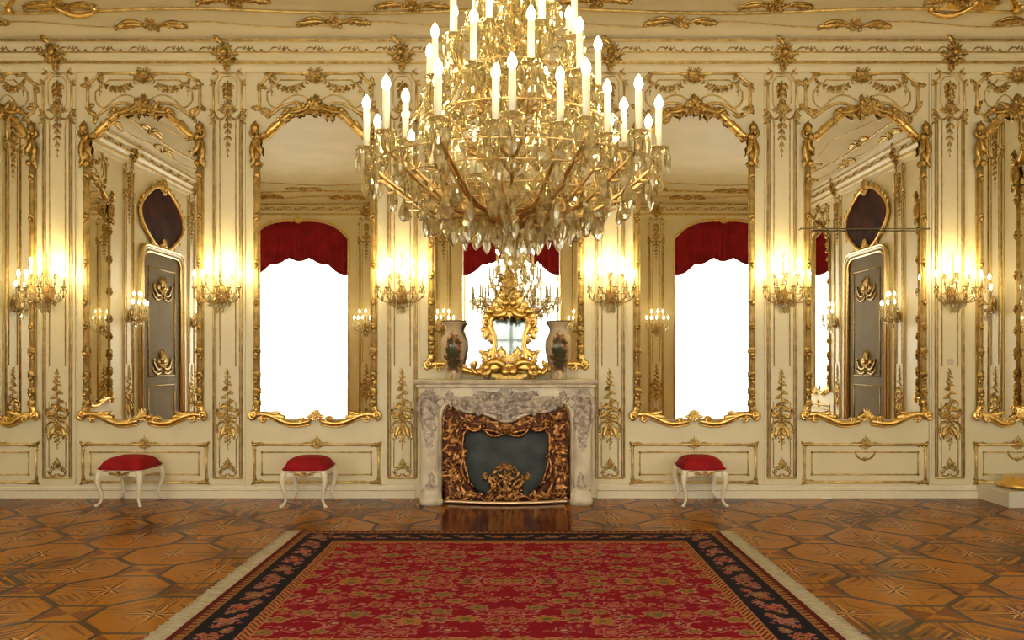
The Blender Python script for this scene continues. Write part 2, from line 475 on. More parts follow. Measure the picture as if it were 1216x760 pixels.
def cornice(wall):
    wd = WALLS[wall]; x0, x1 = wd['x0'], wd['x1']; rng = random.Random(7)
    root = empty(trim_name(), wd['org'], wd['rz']); struct(root, 'cornice with gilt mouldings along the top of the %s wall' % wall)
    b = MB()
    prof = [(0, 4.20), (.02, 4.21), (.03, 4.26), (.06, 4.28), (.065, 4.33), (.10, 4.36), (.105, 4.45), (.13, 4.47), (.15, 4.50), (.15, 4.52), (0, 4.52)]
    a = [b.vert((x0, -p, z)) for p, z in prof]; c = [b.vert((x1, -p, z)) for p, z in prof]
    for k in range(len(prof)-1): b.face((a[k], c[k], c[k+1], a[k+1]), 0, False)
    b.face(a[::-1], 0, False); b.face(c, 0, False)
    obj('cornice_moulding', b, CREAM, root)
    g = MB()
    for r, y, z in ((.017, -.058, 4.290), (.015, -.140, 4.475), (.008, -.108, 4.37)):
        g.tube([(x0, y, z), (x1, y, z)], r, 6)
    obj('gilt_bead', g, GOLD_M, root)
    g = MB(); n = int((x1-x0)/.17)
    for k in range(n):
        x = x0 + (k+.5)*(x1-x0)/n; sg = 1 if k % 2 else -1
        g.cscroll(x-.06, 4.40-.012*sg, x+.03, 4.40+.012*sg, .018*sg, .006, -.103)
        g.leaf(x+.02, 4.40, .3*sg, .045, .012, None, -.103, bend=.8*sg, lobes=1)
        if k % 2: g.rosette(x+.08, 4.402, .028, -.104, 5)
    obj('frieze_scroll', g, GOLD_D, root)
    for px in PIL[wall]:
        g = MB(); 
        g.crest(px, 4.36, .14, rng, -.09); g.crest(px+.01, 4.30, .11, rng, -.07)
        g.leaf(px-.02, 4.44, pi/2+.4, .12, .03, None, -.14, bend=.6); g.leaf(px, 4.30, -pi/2, .11, .03, None, -.05)
        g.ball(px, 4.37, .04, -.12)
        obj('corbel_carving', g, GOLD_D, root)
    # lines and rocaille on the cove
    g = MB(); n = int((x1-x0)*10)
    def line(t_of, r, m=0):
        pts = []
        for k in range(n+1):
            x = x0+(x1-x0)*k/n; a_, z_ = cove_at(t_of(x))
            pts.append((x, -a_-.004, z_-.006))
        g.tube(pts, r, 5)
    line(lambda x: .27 + .05*sin(x*2*pi/1.7), .006)
    line(lambda x: .50 + .035*sin(x*2*pi/3.4 + 1.0), .016)
    line(lambda x: .75 + .04*sin(x*2*pi/2.6 + 2.2), .008)
    obj('ceiling_line', g, GOLD_M, root)
    xs = PIL[wall]
    for k in range(int((x1-x0)/.85)):
        x = x0 + .45 + k*.85 + .1*rng.random(); t = (.30, .56, .24, .62)[k % 4]
        a_, z_ = cove_at(t)
        g = MB(); g.M = Matrix.Translation((x, -a_, z_)) @ Matrix.Rotation(.55 if t < .4 else .85, 4, 'X')
        g.crest(0, 0, .12 if k % 2 else .10, rng)
        g.cscroll(-.34, -.01, -.06, .02, .04, .016); g.cscroll(.34, .01, .06, -.02, -.04, .016); g.leaf(-.2, .01, pi+.5, .16, .03, bend=-.8); g.leaf(.2, .01, -.5, .16, .03, bend=.8)
        g.leaf(-.1, 0, pi-.2, .2, .028, bend=.5); g.leaf(.1, 0, .2, .2, .028, bend=-.5)
        obj('ceiling_rocaille', g, GOLD_D, root)
    return root
for wname in WALLS: cornice(wname)

# big rocaille in the corners of the cove
for cx, sg in ((XL+1.2, 1), (XR-1.2, -1)):
    root = empty(trim_name(), (cx, 0, 0)); struct(root, 'large gilt rocaille in the corner of the ceiling')
    g = MB(); rng = random.Random(3)
    a_, z_ = cove_at(.52)
    g.M = Matrix.Translation((0, -a_, z_)) @ Matrix.Rotation(.75, 4, 'X')
    for k in range(7):
        g.leaf(.0, 0, .3+k*.42, .20+.05*rng.random(), .04, bend=.7*(1 if k < 3 else -1))
    g.cscroll(-.32*sg, .02, .1*sg, .10, .09*sg, .03); g.cscroll(.1*sg, .05, .5*sg, -.02, -.07*sg, .026)
    g.scroll(-.3*sg, .08, .09, 0, 1.2, .018, hand=sg); g.scroll(.42*sg, .06, .07, pi, 1.2, .015, hand=-sg)
    g.leaf(.2*sg, 0, pi/2-sg*1.3, .35, .04, bend=.4*sg)
    obj('ceiling_rocaille', g, GOLD, root)

def baseboard(wall):
    wd = WALLS[wall]; b = MB(); x0, x1 = wd['x0'], wd['x1']
    segs = [(x0, x1)]
    if wall == 'front': segs = [(x0, -.90), (.90, x1)]
    if wall == 'back': segs = [(x0, -4.3-1.0), (-3.3, -1.0), (1.0, 3.3), (5.3, x1)]
    for s0, s1 in segs:
        prof = [(0, 0), (.035, 0), (.035, .065), (.022, .075), (.022, .10), (.012, .112), (.012, .125), (0, .13)]
        a = [b.vert((s0, -p, z)) for p, z in prof]; c = [b.vert((s1, -p, z)) for p, z in prof]
        for k in range(len(prof)-1): b.face((a[k], c[k], c[k+1], a[k+1]), 0, False)
        b.face(a[::-1], 0, False); b.face(c, 0, False)
        b.tube([(s0, -.024, .072), (s1, -.024, .072)], .004, 5, m=1)
    o = obj('baseboard_'+wall, b, [STOOLW, GOLD_D], None, wd['org'], wd['rz']); struct(o)
for wname in WALLS: baseboard(wname)

# ------------------------------------------------------------------ gilt panels of the walls
def bar(g, x0, z0, x1, z1, r, y=0.0, m=0): g.tube([(x0, y-r*.5, z0), (x1, y-r*.5, z1)], r, 6, m=m)

def pilaster_meshes():
    rng = random.Random(11)
    g = MB()
    for sg in (-1, 1):
        bar(g, sg*.140, .20, sg*.140, 3.76, .010); bar(g, sg*.118, .20, sg*.118, 3.76, .006)
        bar(g, sg*.140, 3.78, sg*.140, 4.12, .012)
        bar(g, sg*.078, 1.3, sg*.078, 3.66, .0055); bar(g, sg*.083, .30, sg*.083, .95, .0055)
        # octagonal cartouche of the top panel
        pts = [(sg*.0, -.004, 4.165), (sg*.045, -.004, 4.165), (sg*.09, -.004, 4.11), (sg*.09, -.004, 3.90), (sg*.055, -.004, 3.83)]
        g.tube(pts, .006, 5)
        g.tube([(0, -.004, 4.19), (sg*.05, -.004, 4.195), (sg*.09, -.004, 4.19), (sg*.10, -.004, 4.15), (sg*.138, -.004, 4.11)], .011, 5)
        g.tube([(sg*.13, -.006, 3.80), (sg*.08, -.006, 3.74), (sg*.078, -.006, 3.66)], .008, 5)
    bar(g, -.14, .14+.06, .14, .20, .012); bar(g, -.083, .30, .083, .30, .0055)
    moulding = g
    k = MB()
    for sg in (-1, 1):
        for z, s_ in ((4.21, .055), (4.10, .05), (3.80, .06), (3.72, .05)):
            x = sg*(.11 if z > 4.2 else .14)
            k.leaf(x, z, pi/2 - sg*.3, s_, s_*.33, bend=-sg*1.0); k.leaf(x, z, -pi/2 + sg*.5, s_, s_*.3, bend=sg); k.ball(x, z, s_*.34)
            k.scroll(x, z, s_*.4, 0, 1.0, .006, hand=sg)
    t = MB(); t.drop(0, 4.09, 3.85, .085, rng, n=5); t.crest(0, 3.83, .10, rng); t.drop(0, 3.76, 3.38, .060, rng, n=6)
    for sg in (-1, 1): t.cscroll(sg*.02, 3.78, sg*.12, 3.76, -sg*.03, .009); 
    # the tall bouquet below the sconce
    b = MB(); zt = 1.24
    for i in range(11):
        u = i/10; z = zt - .42*u; wd = .024 + .062*u
        b.leaf((rng.random()-.5)*wd*.5, z, pi/2 + rng.uniform(-.6, .6), .05, .010, y=-.004, bend=rng.uniform(-1, 1))
        sg = 1 if i % 2 else -1
        b.leaf(0, z, pi/2 - sg*(.8+.4*rng.random()), wd*1.25, wd*.20+.004, bend=-sg*1.4, y=-.004)
        b.leaf(0, z-.012, pi/2 + sg*(1.1+.4*rng.random()), wd*.95, wd*.18+.004, bend=sg*1.2, y=-.004)
        if i % 3 == 1: b.rosette(sg*wd*.35, z, .014+.014*u, -.012, 5)
    b.tube([(0, -.004, zt), (0, -.004, .78)], .004, 4)
    for sg in (-1, 1):
        b.cscroll(sg*.02, .80, sg*.105, .86, -sg*.035, .011); b.scroll(sg*.098, .845, .026, -pi/2, 1.1, .008, hand=sg)
        b.cscroll(sg*.01, .76, sg*.11, .70, sg*.02, .010); b.scroll(sg*.10, .665, .024, pi/2, 1.0, .008, hand=-sg)
        b.leaf(sg*.02, .72, -pi/2+sg*.7, .15, .026, bend=-sg*.7); b.leaf(sg*.09, .64, -pi/2, .07, .014)
    b.rosette(0, .76, .05, -.01, 6); b.crest(0, .68, .07, rng)
    b.drop(0, .66, .49, .05, rng, n=4)
    f = MB(); f.crest(0, .30, .075, rng, down=False)
    for sg in (-1, 1): f.scroll(sg*.07, .265, .026, pi, 1.1, .007, hand=-sg); f.cscroll(sg*.015, .225, sg*.08, .235, -sg*.015, .008)
    f.leaf(0, .31, pi/2, .09, .02)
    return moulding, k, t, b, f
_pm = None
def pilaster(wall, cx):
    global _pm
    wd = WALLS[wall]
    M = Matrix.Translation(wd['org']) @ Matrix.Rotation(wd['rz'], 4, 'Z')
    loc = M @ Vector((cx, 0, 0))
    if _pm is None:
        mo, kn, t, b, f = pilaster_meshes()
        root = empty(trim_name(), loc, wd['rz']); struct(root)
        o1 = obj('panel_moulding', mo, GOLD_M, root); obj('corner_leaf', kn, GOLD_D, root)
        obj('hanging_foliage', t, GOLD_D, root); obj('tall_bouquet', b, GOLD_D, root); obj('foot_carving', f, GOLD_D, root)
        s = MB()
        s.box(-.172, .172, -.012, 0, .13, 4.22); obj('pilaster_strip', s, CREAM, root)
        for ch in root.children:
            if ch.name.split('.')[0] != 'pilaster_strip': ch.location.y = -.012
        _pm = root
    else:
        root = dup(_pm, None, loc, wd['rz']); root.name = trim_name()
    root['label'] = 'gilt pilaster panel on the %s wall' % wall
    return root
for wname in WALLS:
    for cx in PIL[wname]: pilaster(wname, cx)

def over_panel(wall, cx, hw):
    """cartouche panel above a mirror; hw = half width"""
    wd = WALLS[wall]; rng = random.Random(int(abs(cx)*100)+5)
    M = Matrix.Translation(wd['org']) @ Matrix.Rotation(wd['rz'], 4, 'Z'); loc = M @ Vector((cx, 0, 0))
    root = empty(trim_name(), loc, wd['rz']); struct(root, 'gilt cartouche panel above a mirror on the %s wall' % wall)
    g = MB(); h = hw
    for sg in (-1, 1):
        def edge(off, r):
            X = h-off; T = 4.20-off*.9; B = 3.79+off*1.1
            g.tube([(0, -.005, T), (sg*(X-.13), -.005, T)], r, 6)
            g.tube([(sg*(X-.13), -.005, T), (sg*(X-.10), -.005, T-.03), (sg*(X-.03), -.005, T-.09), (sg*X, -.005, T-.12)], r, 6)
            g.tube([(sg*X, -.005, T-.12), (sg*X, -.005, B+.06)], r, 6)
            pts = [(sg*X, -.005, B+.06), (sg*(X-.03), -.005, B+.01), (sg*(X-.09), -.005, B-.02)]
            for i in range(9):
                u = i/8
                x = (X-.09)*(1-u)+.05*u
                z = B-.02 + .135*sin(min(1, u*1.6)*pi/2) - (.06*((u-.6)/.4)**2 if u > .6 else 0)
                pts.append((sg*x, -.005, z))
            g.tube(pts, r, 6)
        edge(0, .016); edge(.075, .008)
    obj('panel_moulding', g, GOLD_M, root)
    k = MB()
    for sg in (-1, 1):
        for x, z in ((h-.12, 4.20), (h, 4.08), (h, 3.86), (h-.08, 3.78)):
            s_ = .075; x *= sg
            k.leaf(x, z, rng.random()*6, s_, s_*.33); k.leaf(x, z, rng.random()*6, s_*1.2, s_*.3); k.scroll(x, z, s_*.42, 0, 1.0, .008, hand=sg); k.ball(x, z, .018)
        k.festoon(sg*(h-.10), 4.14, sg*.06, 4.14, .10, .038, rng, n=10)
        k.drop(sg*(h-.12), 4.12, 3.98, .035, rng, n=3)
    k.crest(0, 4.19, .14, rng); k.crest(0, 4.14, .10, rng, -.01)
    k.drop(0, 3.98, 3.86, .05, rng, n=3)
    obj('garland_carving', k, GOLD_D, root)

def dado_panel(wall, cx, hw, scoop=False):
    wd = WALLS[wall]; rng = random.Random(9)
    M = Matrix.Translation(wd['org']) @ Matrix.Rotation(wd['rz'], 4, 'Z'); loc = M @ Vector((cx, 0, 0))
    root = empty(trim_name(), loc, wd['rz']); struct(root, 'gilt dado panel on the %s wall' % wall)
    g = MB(); zt, zb = .525, .155
    def rect(x, t, b, r):
        for q in ((-x, t, x, t), (-x, b, x, b), (-x, b, -x, t), (x, b, x, t)): bar(g, *q, r)
    rect(hw, zt, zb, .014); 
    xi, ti, bi = hw-.075, zt-.075, zb+.075
    rect(xi, ti, bi, .0075)
    obj('panel_moulding', g, GOLD_M, root)
    k = MB()
    for sx in (-1, 1):
        for z in (zt, zb):
            sz = 1 if z > .3 else -1
            k.leaf(sx*hw, z, (pi if sx > 0 else 0), .10, .02, bend=.3); k.leaf(sx*hw, z, -sz*pi/2, .08, .02); k.ball(sx*hw, z, .024)
            k.leaf(sx*hw, z, math.atan2(sz, sx), .045, .018)
        for z in (ti, bi):
            k.ball(sx*xi, z, .014); k.leaf(sx*xi, z, (pi if sx > 0 else 0), .05, .010, lobes=1)
    k.crest(0, zt, .085, rng)
    for sg in (-1, 1): k.leaf(0, zt, pi/2-sg*1.5, .16, .018)
    if scoop:
        for sg in (-1, 1): k.cscroll(sg*.10, ti, 0, ti-.07, sg*.02, .009)
        k.rosette(0, ti-.07, .03)
    obj('corner_carving', k, GOLD_D, root)

# ------------------------------------------------------------------ mirrors
def mirror_outline(hw, zb, zs, zp, n=24):
    pts = [(-hw, zb), (-hw, zs)]
    for k in range(1, n):
        u = -1 + 2*k/n; a = 1-abs(u)
        t = a/.75; t = min(1, t); sm = t*t*(3-2*t)
        pts.append((u*hw, zs - .02*sin(pi*min(1, a/.25))*(a < .25) + (zp-zs)*sm))
    pts += [(hw, zs), (hw, zb)]
    return pts
def mirror(wall, cx, hw, label, zb=.80, zs=3.56, zp=3.82, crest_sz=.13, heavy=False, name='wall_mirror'):
    """hw = half width of the glass"""
    wd = WALLS[wall]; rng = random.Random(int(abs(cx)*77)+len(wall))
    M = Matrix.Translation(wd['org']) @ Matrix.Rotation(wd['rz'], 4, 'Z'); loc = M @ Vector((cx, 0, 0))
    root = empty(name, loc + Vector((0, 0, 0)), wd['rz'])
    tag(root, label, 'mirror', 'gilt framed wall mirrors')
    b = MB(); out = mirror_outline(hw+.012, zb-.02, zs, zp)
    b.prism(out, -.018, -.002); obj('mirror_glass', b, MIRROR, root)
    for sg in (-1, 1):
        g = MB()
        x = sg*(hw+.02)
        g.tube([(x, -.02, zb), (x, -.02, zs-.05)], .021, 8, .9)
        g.tube([(x+sg*.028, -.012, zb), (x+sg*.028, -.012, zs-.05)], .010, 6)
        g.tube([(x-sg*.026, -.020, zb+.05), (x-sg*.026, -.020, zs-.05)], .007, 6)
        obj('side_rail', g, GOLD_M, root)
    # arched top rail
    g = MB(); pts = [(x, -.03, z+.015) for x, z in out[1:-1]]
    rr = [.020 + .016*sin(pi*i/(len(pts)-1)*4)**2 for i in range(len(pts))]
    g.tube(pts, rr, 8, .9)
    pts2 = [(x*.97, -.02, z-.025) for x, z in out[1:-1]]; g.tube(pts2, .008, 6)
    obj('arched_rail', g, GOLD, root)
    # carvings of the top
    k = MB(); n = len(out)-2
    for i in range(2, n, 1):
        x, z = out[i]; x2, z2 = out[min(i+1, n)]; a = math.atan2(z2-z, x2-x); sg = 1 if x < 0 else -1
        for q in range(2):
            da = rng.choice((-1, 1))*(.5+rng.random()*.9)
            k.leaf(x, z+.01, a + (0 if sg > 0 else pi) + da, .06+.065*rng.random(), .017, .024, -.03, bend=-da*1.4)
        if i % 3 == 0: k.rosette(x, z+.01, .035, -.045, 6)
    c = crest_sz
    k.crest(0, zp+.02, c, rng, -.04); k.crest(.0, zp+.055, c*.7, rng, -.05)
    for q in range(16):
        x_ = rng.uniform(-.2, .2); k.leaf(x_, zp+.02-abs(x_)*.15, rng.random()*6.28, .07+.06*rng.random(), .018, .026, -.05, bend=rng.uniform(-1.5, 1.5))
    for sg in (-1, 1):
        k.cscroll(sg*.04, zp+.06, sg*.26, zp-.02, -sg*.03, .022, -.04)
        k.leaf(sg*.1, zp, -pi/2+sg*.6, .12, .028, None, -.04, bend=sg)
        k.leaf(sg*.18, zp+.02, pi/2-sg*1.7, .18, .03, None, -.04, bend=-sg*.5)
        # shoulders
        x = sg*(hw+.03)
        k.scroll(x, zs+.03, .055, pi/2, 1.2, .020, -.03, hand=-sg); k.ball(x, zs+.09, .045, -.04)
        k.leaf(x, zs+.06, pi/2-sg*.4, .10, .03, None, -.04, bend=sg*.8)
        k.leaf(x, zs+.02, -pi/2-sg*.15, .22, .035, None, -.04, bend=-sg*.3); k.leaf(x-sg*.01, zs-.10, -pi/2+sg*.1, .22, .035, None, -.035, bend=sg*.3)
        k.cscroll(x, zs+.0, x, zs-.26, sg*.03, .026, -.03)
    obj('crest_carving', k, GOLD_D, root)
    # leaf knots up the sides
    for sg in (-1, 1):
        x = sg*(hw+.02)
        zz = [zb+.10, zb+.22, zb+.38, zb+.62, zb+.88, zb+1.12, zb+1.5, zb+1.95, zb+2.35]
        if heavy: zz = [zb+.06, zb+.14, zb+.23, zb+.33, zb+.45, zb+.62, zb+.88, zb+1.2, zb+1.6, zb+2.0]
        for j, z in enumerate(zz):
            if z > zs-.2: continue
            s_ = (.085 if j < 4 else .065); k = MB()
            k.leaf(x, z, pi/2-sg*.5, s_, s_*.34, None, -.035, bend=sg); k.leaf(x, z, pi/2+sg*.6, s_, s_*.34, None, -.035, bend=-sg)
            k.leaf(x, z, -pi/2+.3*sg, s_*.7, s_*.25, None, -.035); k.ball(x, z, .024, -.045)
            obj('side_carving', k, GOLD_D, root)
    # undulating base
    k = MB()
    for sg in (-1, 1):
        L_ = hw+.05
        pts = []; rr = []
        for i in range(17):
            u = i/16; x = sg*(L_*(1-u)+.05*u)
            z = zb - .005 + .035*sin(u*2*pi*1.0+.5) - .05*u*u
            pts.append((x, -.03, z)); rr.append(.020+.012*sin(pi*u))
        k.tube(pts, rr, 8)
        k.tube([(p[0], -.02, p[2]-.035) for p in pts], .009, 6)
        k.scroll(sg*(L_-.0), zb+.02, .045, -pi/2, 1.2, .02, -.03, hand=sg); k.scroll(sg*(L_-.10), zb-.02, .035, pi/2, 1.1, .014, -.03, hand=-sg)
        k.leaf(sg*L_, zb+.0, pi/2, .14, .035, None, -.035, bend=sg*.6); k.leaf(sg*L_, zb, pi/2-sg*.7, .06, .03, None, -.035)
        k.leaf(sg*.3*L_/.6, zb, pi/2-sg*1.5, .16, .025, None, -.04); k.leaf(sg*(L_-.12), zb+.02, pi if sg > 0 else 0, .16, .022, None, -.035, bend=-sg*.4)
        k.scroll(sg*.13, zb-.03, .035, 0, 1.2, .013, -.03, hand=sg)
    k.crest(0, zb-.0, .085, rng, -.035)
    obj('base_carving', k, GOLD, root)
    return root

mirror('front', (171-601)/S, .54, 'gilt framed mirror between the two leftmost sconces, above the widest red stool')
mirror('front', (375-601)/S, .555, 'tall gilt mirror reflecting a bright window, above the middle red stool left of the fireplace')
mirror('front', 0, .715, 'gilt overmantel mirror behind the vases above the fireplace', zb=1.30, heavy=True, name='overmantel_mirror')
mirror('front', (824-601)/S, .545, 'tall gilt mirror reflecting a bright window, above the single red stool right of the fireplace')
mirror('front', (1027-601)/S, .55, 'gilt framed mirror crossed by a thin horizontal rod')
mirror('front', (-6-601)/S, .36, 'partly visible gilt mirror cut by the left edge of the photo')
mirror('front', (1208-601)/S, .36, 'partly visible gilt mirror cut by the right edge of the photo')
for px, hw in ((171, .555), (375, .555), (601, .62), (824, .555), (1023, .555), (-6, .40), (1208, .40)):
    over_panel('front', (px-601)/S, hw)
for px, hw in ((172, .61), (376, .615), (824, .61), (1027, .60), (-6, .41), (1208, .41)):
    dado_panel('front', (px-601)/S, hw, px in (1027, 1208))
for wname, sg in (('left', -1), ('right', 1)):
    side = wname
    mirror(wname, sg*(.52 if sg < 0 else .70), .28 if sg < 0 else .42, 'narrow gilt mirror on the %s side wall beside the corner, seen reflected' % side)
    mirror(wname, sg*2.78, .66, 'gilt mirror on the %s side wall between pilaster and door, seen reflected' % side)
    mirror(wname, sg*7.4, .55, 'gilt mirror on the %s side wall near the windows' % side)
    for cx, hw in (((.52, .32) if sg < 0 else (.70, .44)), (2.78, .62), (7.4, .5)): over_panel(wname, sg*cx, hw); dado_panel(wname, sg*cx, hw+.04)
for sg in (-1, 1):
    mirror('back', sg*2.15, .36, 'narrow gilt mirror between window pilasters, reflected in the tall mirror %s of the fireplace' % ('right' if sg < 0 else 'left'), crest_sz=.1)
    over_panel('back', sg*2.15, .36); dado_panel('back', sg*2.15, .40)

# wall joints of the concealed doors
b = MB()
for px in (91.5, 1103):
    x = (px-601)/S; b.box(x-.0018, x+.0018, -.002, .0, .13, 4.2)
struct(obj(trim_name(), b, SEAM), 'joints of the concealed doors')

# thin rod in front of the mirror
x0, z0 = W(951, 271.5, .09); x1, _ = W(1103, 271.5, .09)
root = empty('curtain_rod', ((x0+x1)/2, -.09, z0)); tag(root, 'thin dark metal rod stretched across the right mirror', 'rod')
b = MB(); hl = (x1-x0)/2; b.tube([(-hl, 0, 0), (hl, 0, 0)], .006, 8, n0=(0, 0, 1)); obj('rod', b, SEAM, root)
b = MB()
for sg in (-1, 1): b.tube([(sg*hl*.985, .10, 0), (sg*hl*.985, -.006, 0)], .005, 6, n0=(0, 0, 1)); b.ball(sg*hl, 0, .010)
obj('bracket', b, SEAM, root)
# little cover plate on the right pilaster
x, z = W(1127.5, 430)
b = MB(); b.box(-.03, .03, -.018, -.012, -.032, .032); b.box(-.012, .012, -.022, -.018, -.018, .018)
o = obj('cover_plate', b, mat('plate_plastic', (.60, .54, .42), .4), None, (x, 0, z)); tag(o, 'small square cover plate on the rightmost pilaster', 'plate')

# ------------------------------------------------------------------ doors, portraits on the side walls (seen in the mirrors)
def side_door(wall, cx, n):
    wd = WALLS[wall]; M = Matrix.Translation(wd['org']) @ Matrix.Rotation(wd['rz'], 4, 'Z'); loc = M @ Vector((cx, 0, 0))
    root = empty('door_%d' % n, loc, wd['rz']); struct(root)
    hw, zt = .78, 3.10
    def outl(h, t, r=.22):
        pts = [(-h, 0)]
        for k in range(7): a = pi - k*pi/12; pts.append((-h+r+r*cos(a), t-r+r*sin(a)))
        for k in range(7): a = pi/2 - k*pi/12; pts.append((h-r+r*cos(a), t-r+r*sin(a)))
        pts.append((h, 0)); return pts
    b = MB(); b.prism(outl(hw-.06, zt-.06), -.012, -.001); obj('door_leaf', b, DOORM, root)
    g = MB()
    for i, (h, r) in enumerate(((hw, .035), (hw-.06, .02))):
        g.tube([(x, -.03, z) for x, z in outl(h, zt-(hw-h))], r, 8, m=1-i)
    g.tube([(x, -.05, z) for x, z in outl(hw+.03, zt+.03)], .02, 8, m=0)
    obj('door_surround', g, [GOLD_L, STOOLW], root)
    rng = random.Random(2); k = MB()
    for (z0, z1, h_) in ((.25, .95, .50), (1.10, 2.80, .50)):
        for q in ((-h_, z0, h_, z0), (-h_, z1, h_, z1), (-h_, z0, -h_, z1), (h_, z0, h_, z1)): bar(k, *q, .008, -.012)
    for z0 in (2.50, 1.32):
        k.crest(0, z0, .20, rng, -.012)
        for sg in (-1, 1): k.cscroll(sg*.05, z0-.1, sg*.34, z0+.02, -sg*.07, .018, -.012); k.cscroll(sg*.05, z0-.16, sg*.36, z0-.12, -sg*.05, .014, -.012)
    obj('door_carving', k, GOLD_D, root)
    # portrait
    p = empty('oval_painting', M @ Vector((cx, 0, 3.62)), wd['rz']); tag(p, 'dark painting in a carved gilt frame over the %s side door, seen reflected' % wall, 'painting', 'paintings over the side doors')
    pts = []
    for k_ in range(32):
        a = 2*pi*k_/32; r = 1 + .05*cos(4*a)
        pts.append((.76*r*cos(a), .47*r*sin(a)))
    b = MB(); b.prism(pts, -.03, -.004); obj('canvas', b, PAINTING, p)
    g = MB(); g.tube([(x*1.03, -.03, z*1.03) for x, z in pts], .03, 8, closed=True)
    for k_ in range(32):
        x, z = pts[k_]; a = math.atan2(z, x)
        g.leaf(x*1.03, z*1.03, a + rng.choice((-1, 1))*.9, .10, .022, None, -.035)
    g.crest(0, .47, .17, rng, -.04); g.crest(0, -.45, .13, rng, -.04)
    obj('carved_frame', g, GOLD, p)
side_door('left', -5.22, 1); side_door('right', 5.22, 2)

# ------------------------------------------------------------------ windows, sheer curtains, valances
for i, c in enumerate((-4.3, 0, 4.3)):
    root = empty('window_%d' % (i+1), (c, -DEPTH-.40, 0)); struct(root)
    b = MB()
    for x in (-.955, 0, .955): b.box(x-.03, x+.03, -.03, .03, .12, 4.14)
    for z in (.16, .95, 1.75, 2.55, 3.3): b.box(-.95, .95, -.025, .025, z-.025, z+.025)
    obj('window_frame', b, STOOLW, root)
    b = MB(); b.box(-.95, .95, -.004, .004, .12, 4.14); obj('pane', b, PANE, root)
    b = MB()
    n = 60
    for zz in ((.14, 4.1),):
        r0 = []; r1 = []
        for k in range(n+1):
            u = k/n; x = -.94+1.88*u; y = .022*sin(u*2*pi*13) + .008*sin(u*2*pi*5.3)
            r0.append(b.vert((x, y, zz[0]))); r1.append(b.vert((x, y, zz[1])))
        for k in range(n): b.face((r0[k], r0[k+1], r1[k+1], r1[k]))
    o = obj('sheer_curtain', b, SHEER, None, (c, -DEPTH-.24, 0)); tag(o, 'white sheer curtain glowing in the %s' % ('tall mirror left of the fireplace', 'mirror above the fireplace', 'tall mirror right of the fireplace')[i], 'curtain', 'sheer curtains')
    b = MB(); n = 48; top = []; bot = []; bk_t = []; bk_b = []
    for k in range(n+1):
        u = -1+2*k/n; x = .975*u
        y = .012*sin(u*2*pi*8)
        zt = 3.81 + .36*(1-abs(u)**3.5)
        sc = abs(sin((u+1)*pi*2.5 + pi*.0))
        zb = 3.42 - .05*sc*1.4 - .52*max(0, abs(u)-.28)**1.25
        for lst, yy, z in ((top, y, zt), (bot, y+.03, zb), (bk_t, y-.012, zt), (bk_b, y+.018, zb)): lst.append(b.vert((x, yy, z)))
    for k in range(n):
        b.face((bot[k], bot[k+1], top[k+1], top[k])); b.face((bk_b[k+1], bk_b[k], bk_t[k], bk_t[k+1])); b.face((bk_b[k], bk_b[k+1], bot[k+1], bot[k]))
    root = empty('valance', (c, -DEPTH-.05, 0)); tag(root, 'crimson scalloped window valance reflected in the %s' % ('tall mirror left of the fireplace', 'mirror above the fireplace', 'tall mirror right of the fireplace')[i], 'valance', 'crimson valances')
    obj('drapery', b, RED_V, root)
    g = MB(); g.tube([( .975*(-1+2*k/n), .035, 3.42 - .07*abs(sin((2*k/n)*pi*2.5)) - .52*max(0, abs(-1+2*k/n)-.28)**1.25) for k in range(n+1)], .008, 5)
    obj('fringe', g, mat('valance_braid', lin((120, 80, 60)), .8), root)
    # gilt arch round the opening
    g = MB(); rng = random.Random(1)
    arch = [(-1.0, .13), (-1.0, 3.80)] + [(1.0*u, 3.82+.37*(1-abs(u)**3.5)) for u in [-1+k/10 for k in range(21)]] + [(1.0, 3.80), (1.0, .13)]
    g.tube([(x, -.01, z) for x, z in arch], .016, 6); g.crest(0, 4.16, .1, rng, -.02)
    for sg in (-1, 1): g.leaf(sg*.05, 4.17, pi/2-sg*1.4, .28, .03, bend=-sg*.3)
    t = obj(trim_name(), g, GOLD, None, (c, -DEPTH, 0), pi); struct(t, 'gilt arch round a window')
# stone parapet outside, added to darken the lower part of the windows
b = MB(); b.box(XL-.5, XR+.5, -DEPTH-1.6, -DEPTH-1.4, -.3, .75); struct(obj('wall_added_parapet', b, mat('parapet_stone', (.55, .57, .58), .8)))
b = MB(); b.box(XL-.5, XR+.5, -DEPTH-1.6, -DEPTH-.5, -.3, -.1); struct(obj('ground', b, mat('balcony_stone', (.5, .5, .5), .8)))

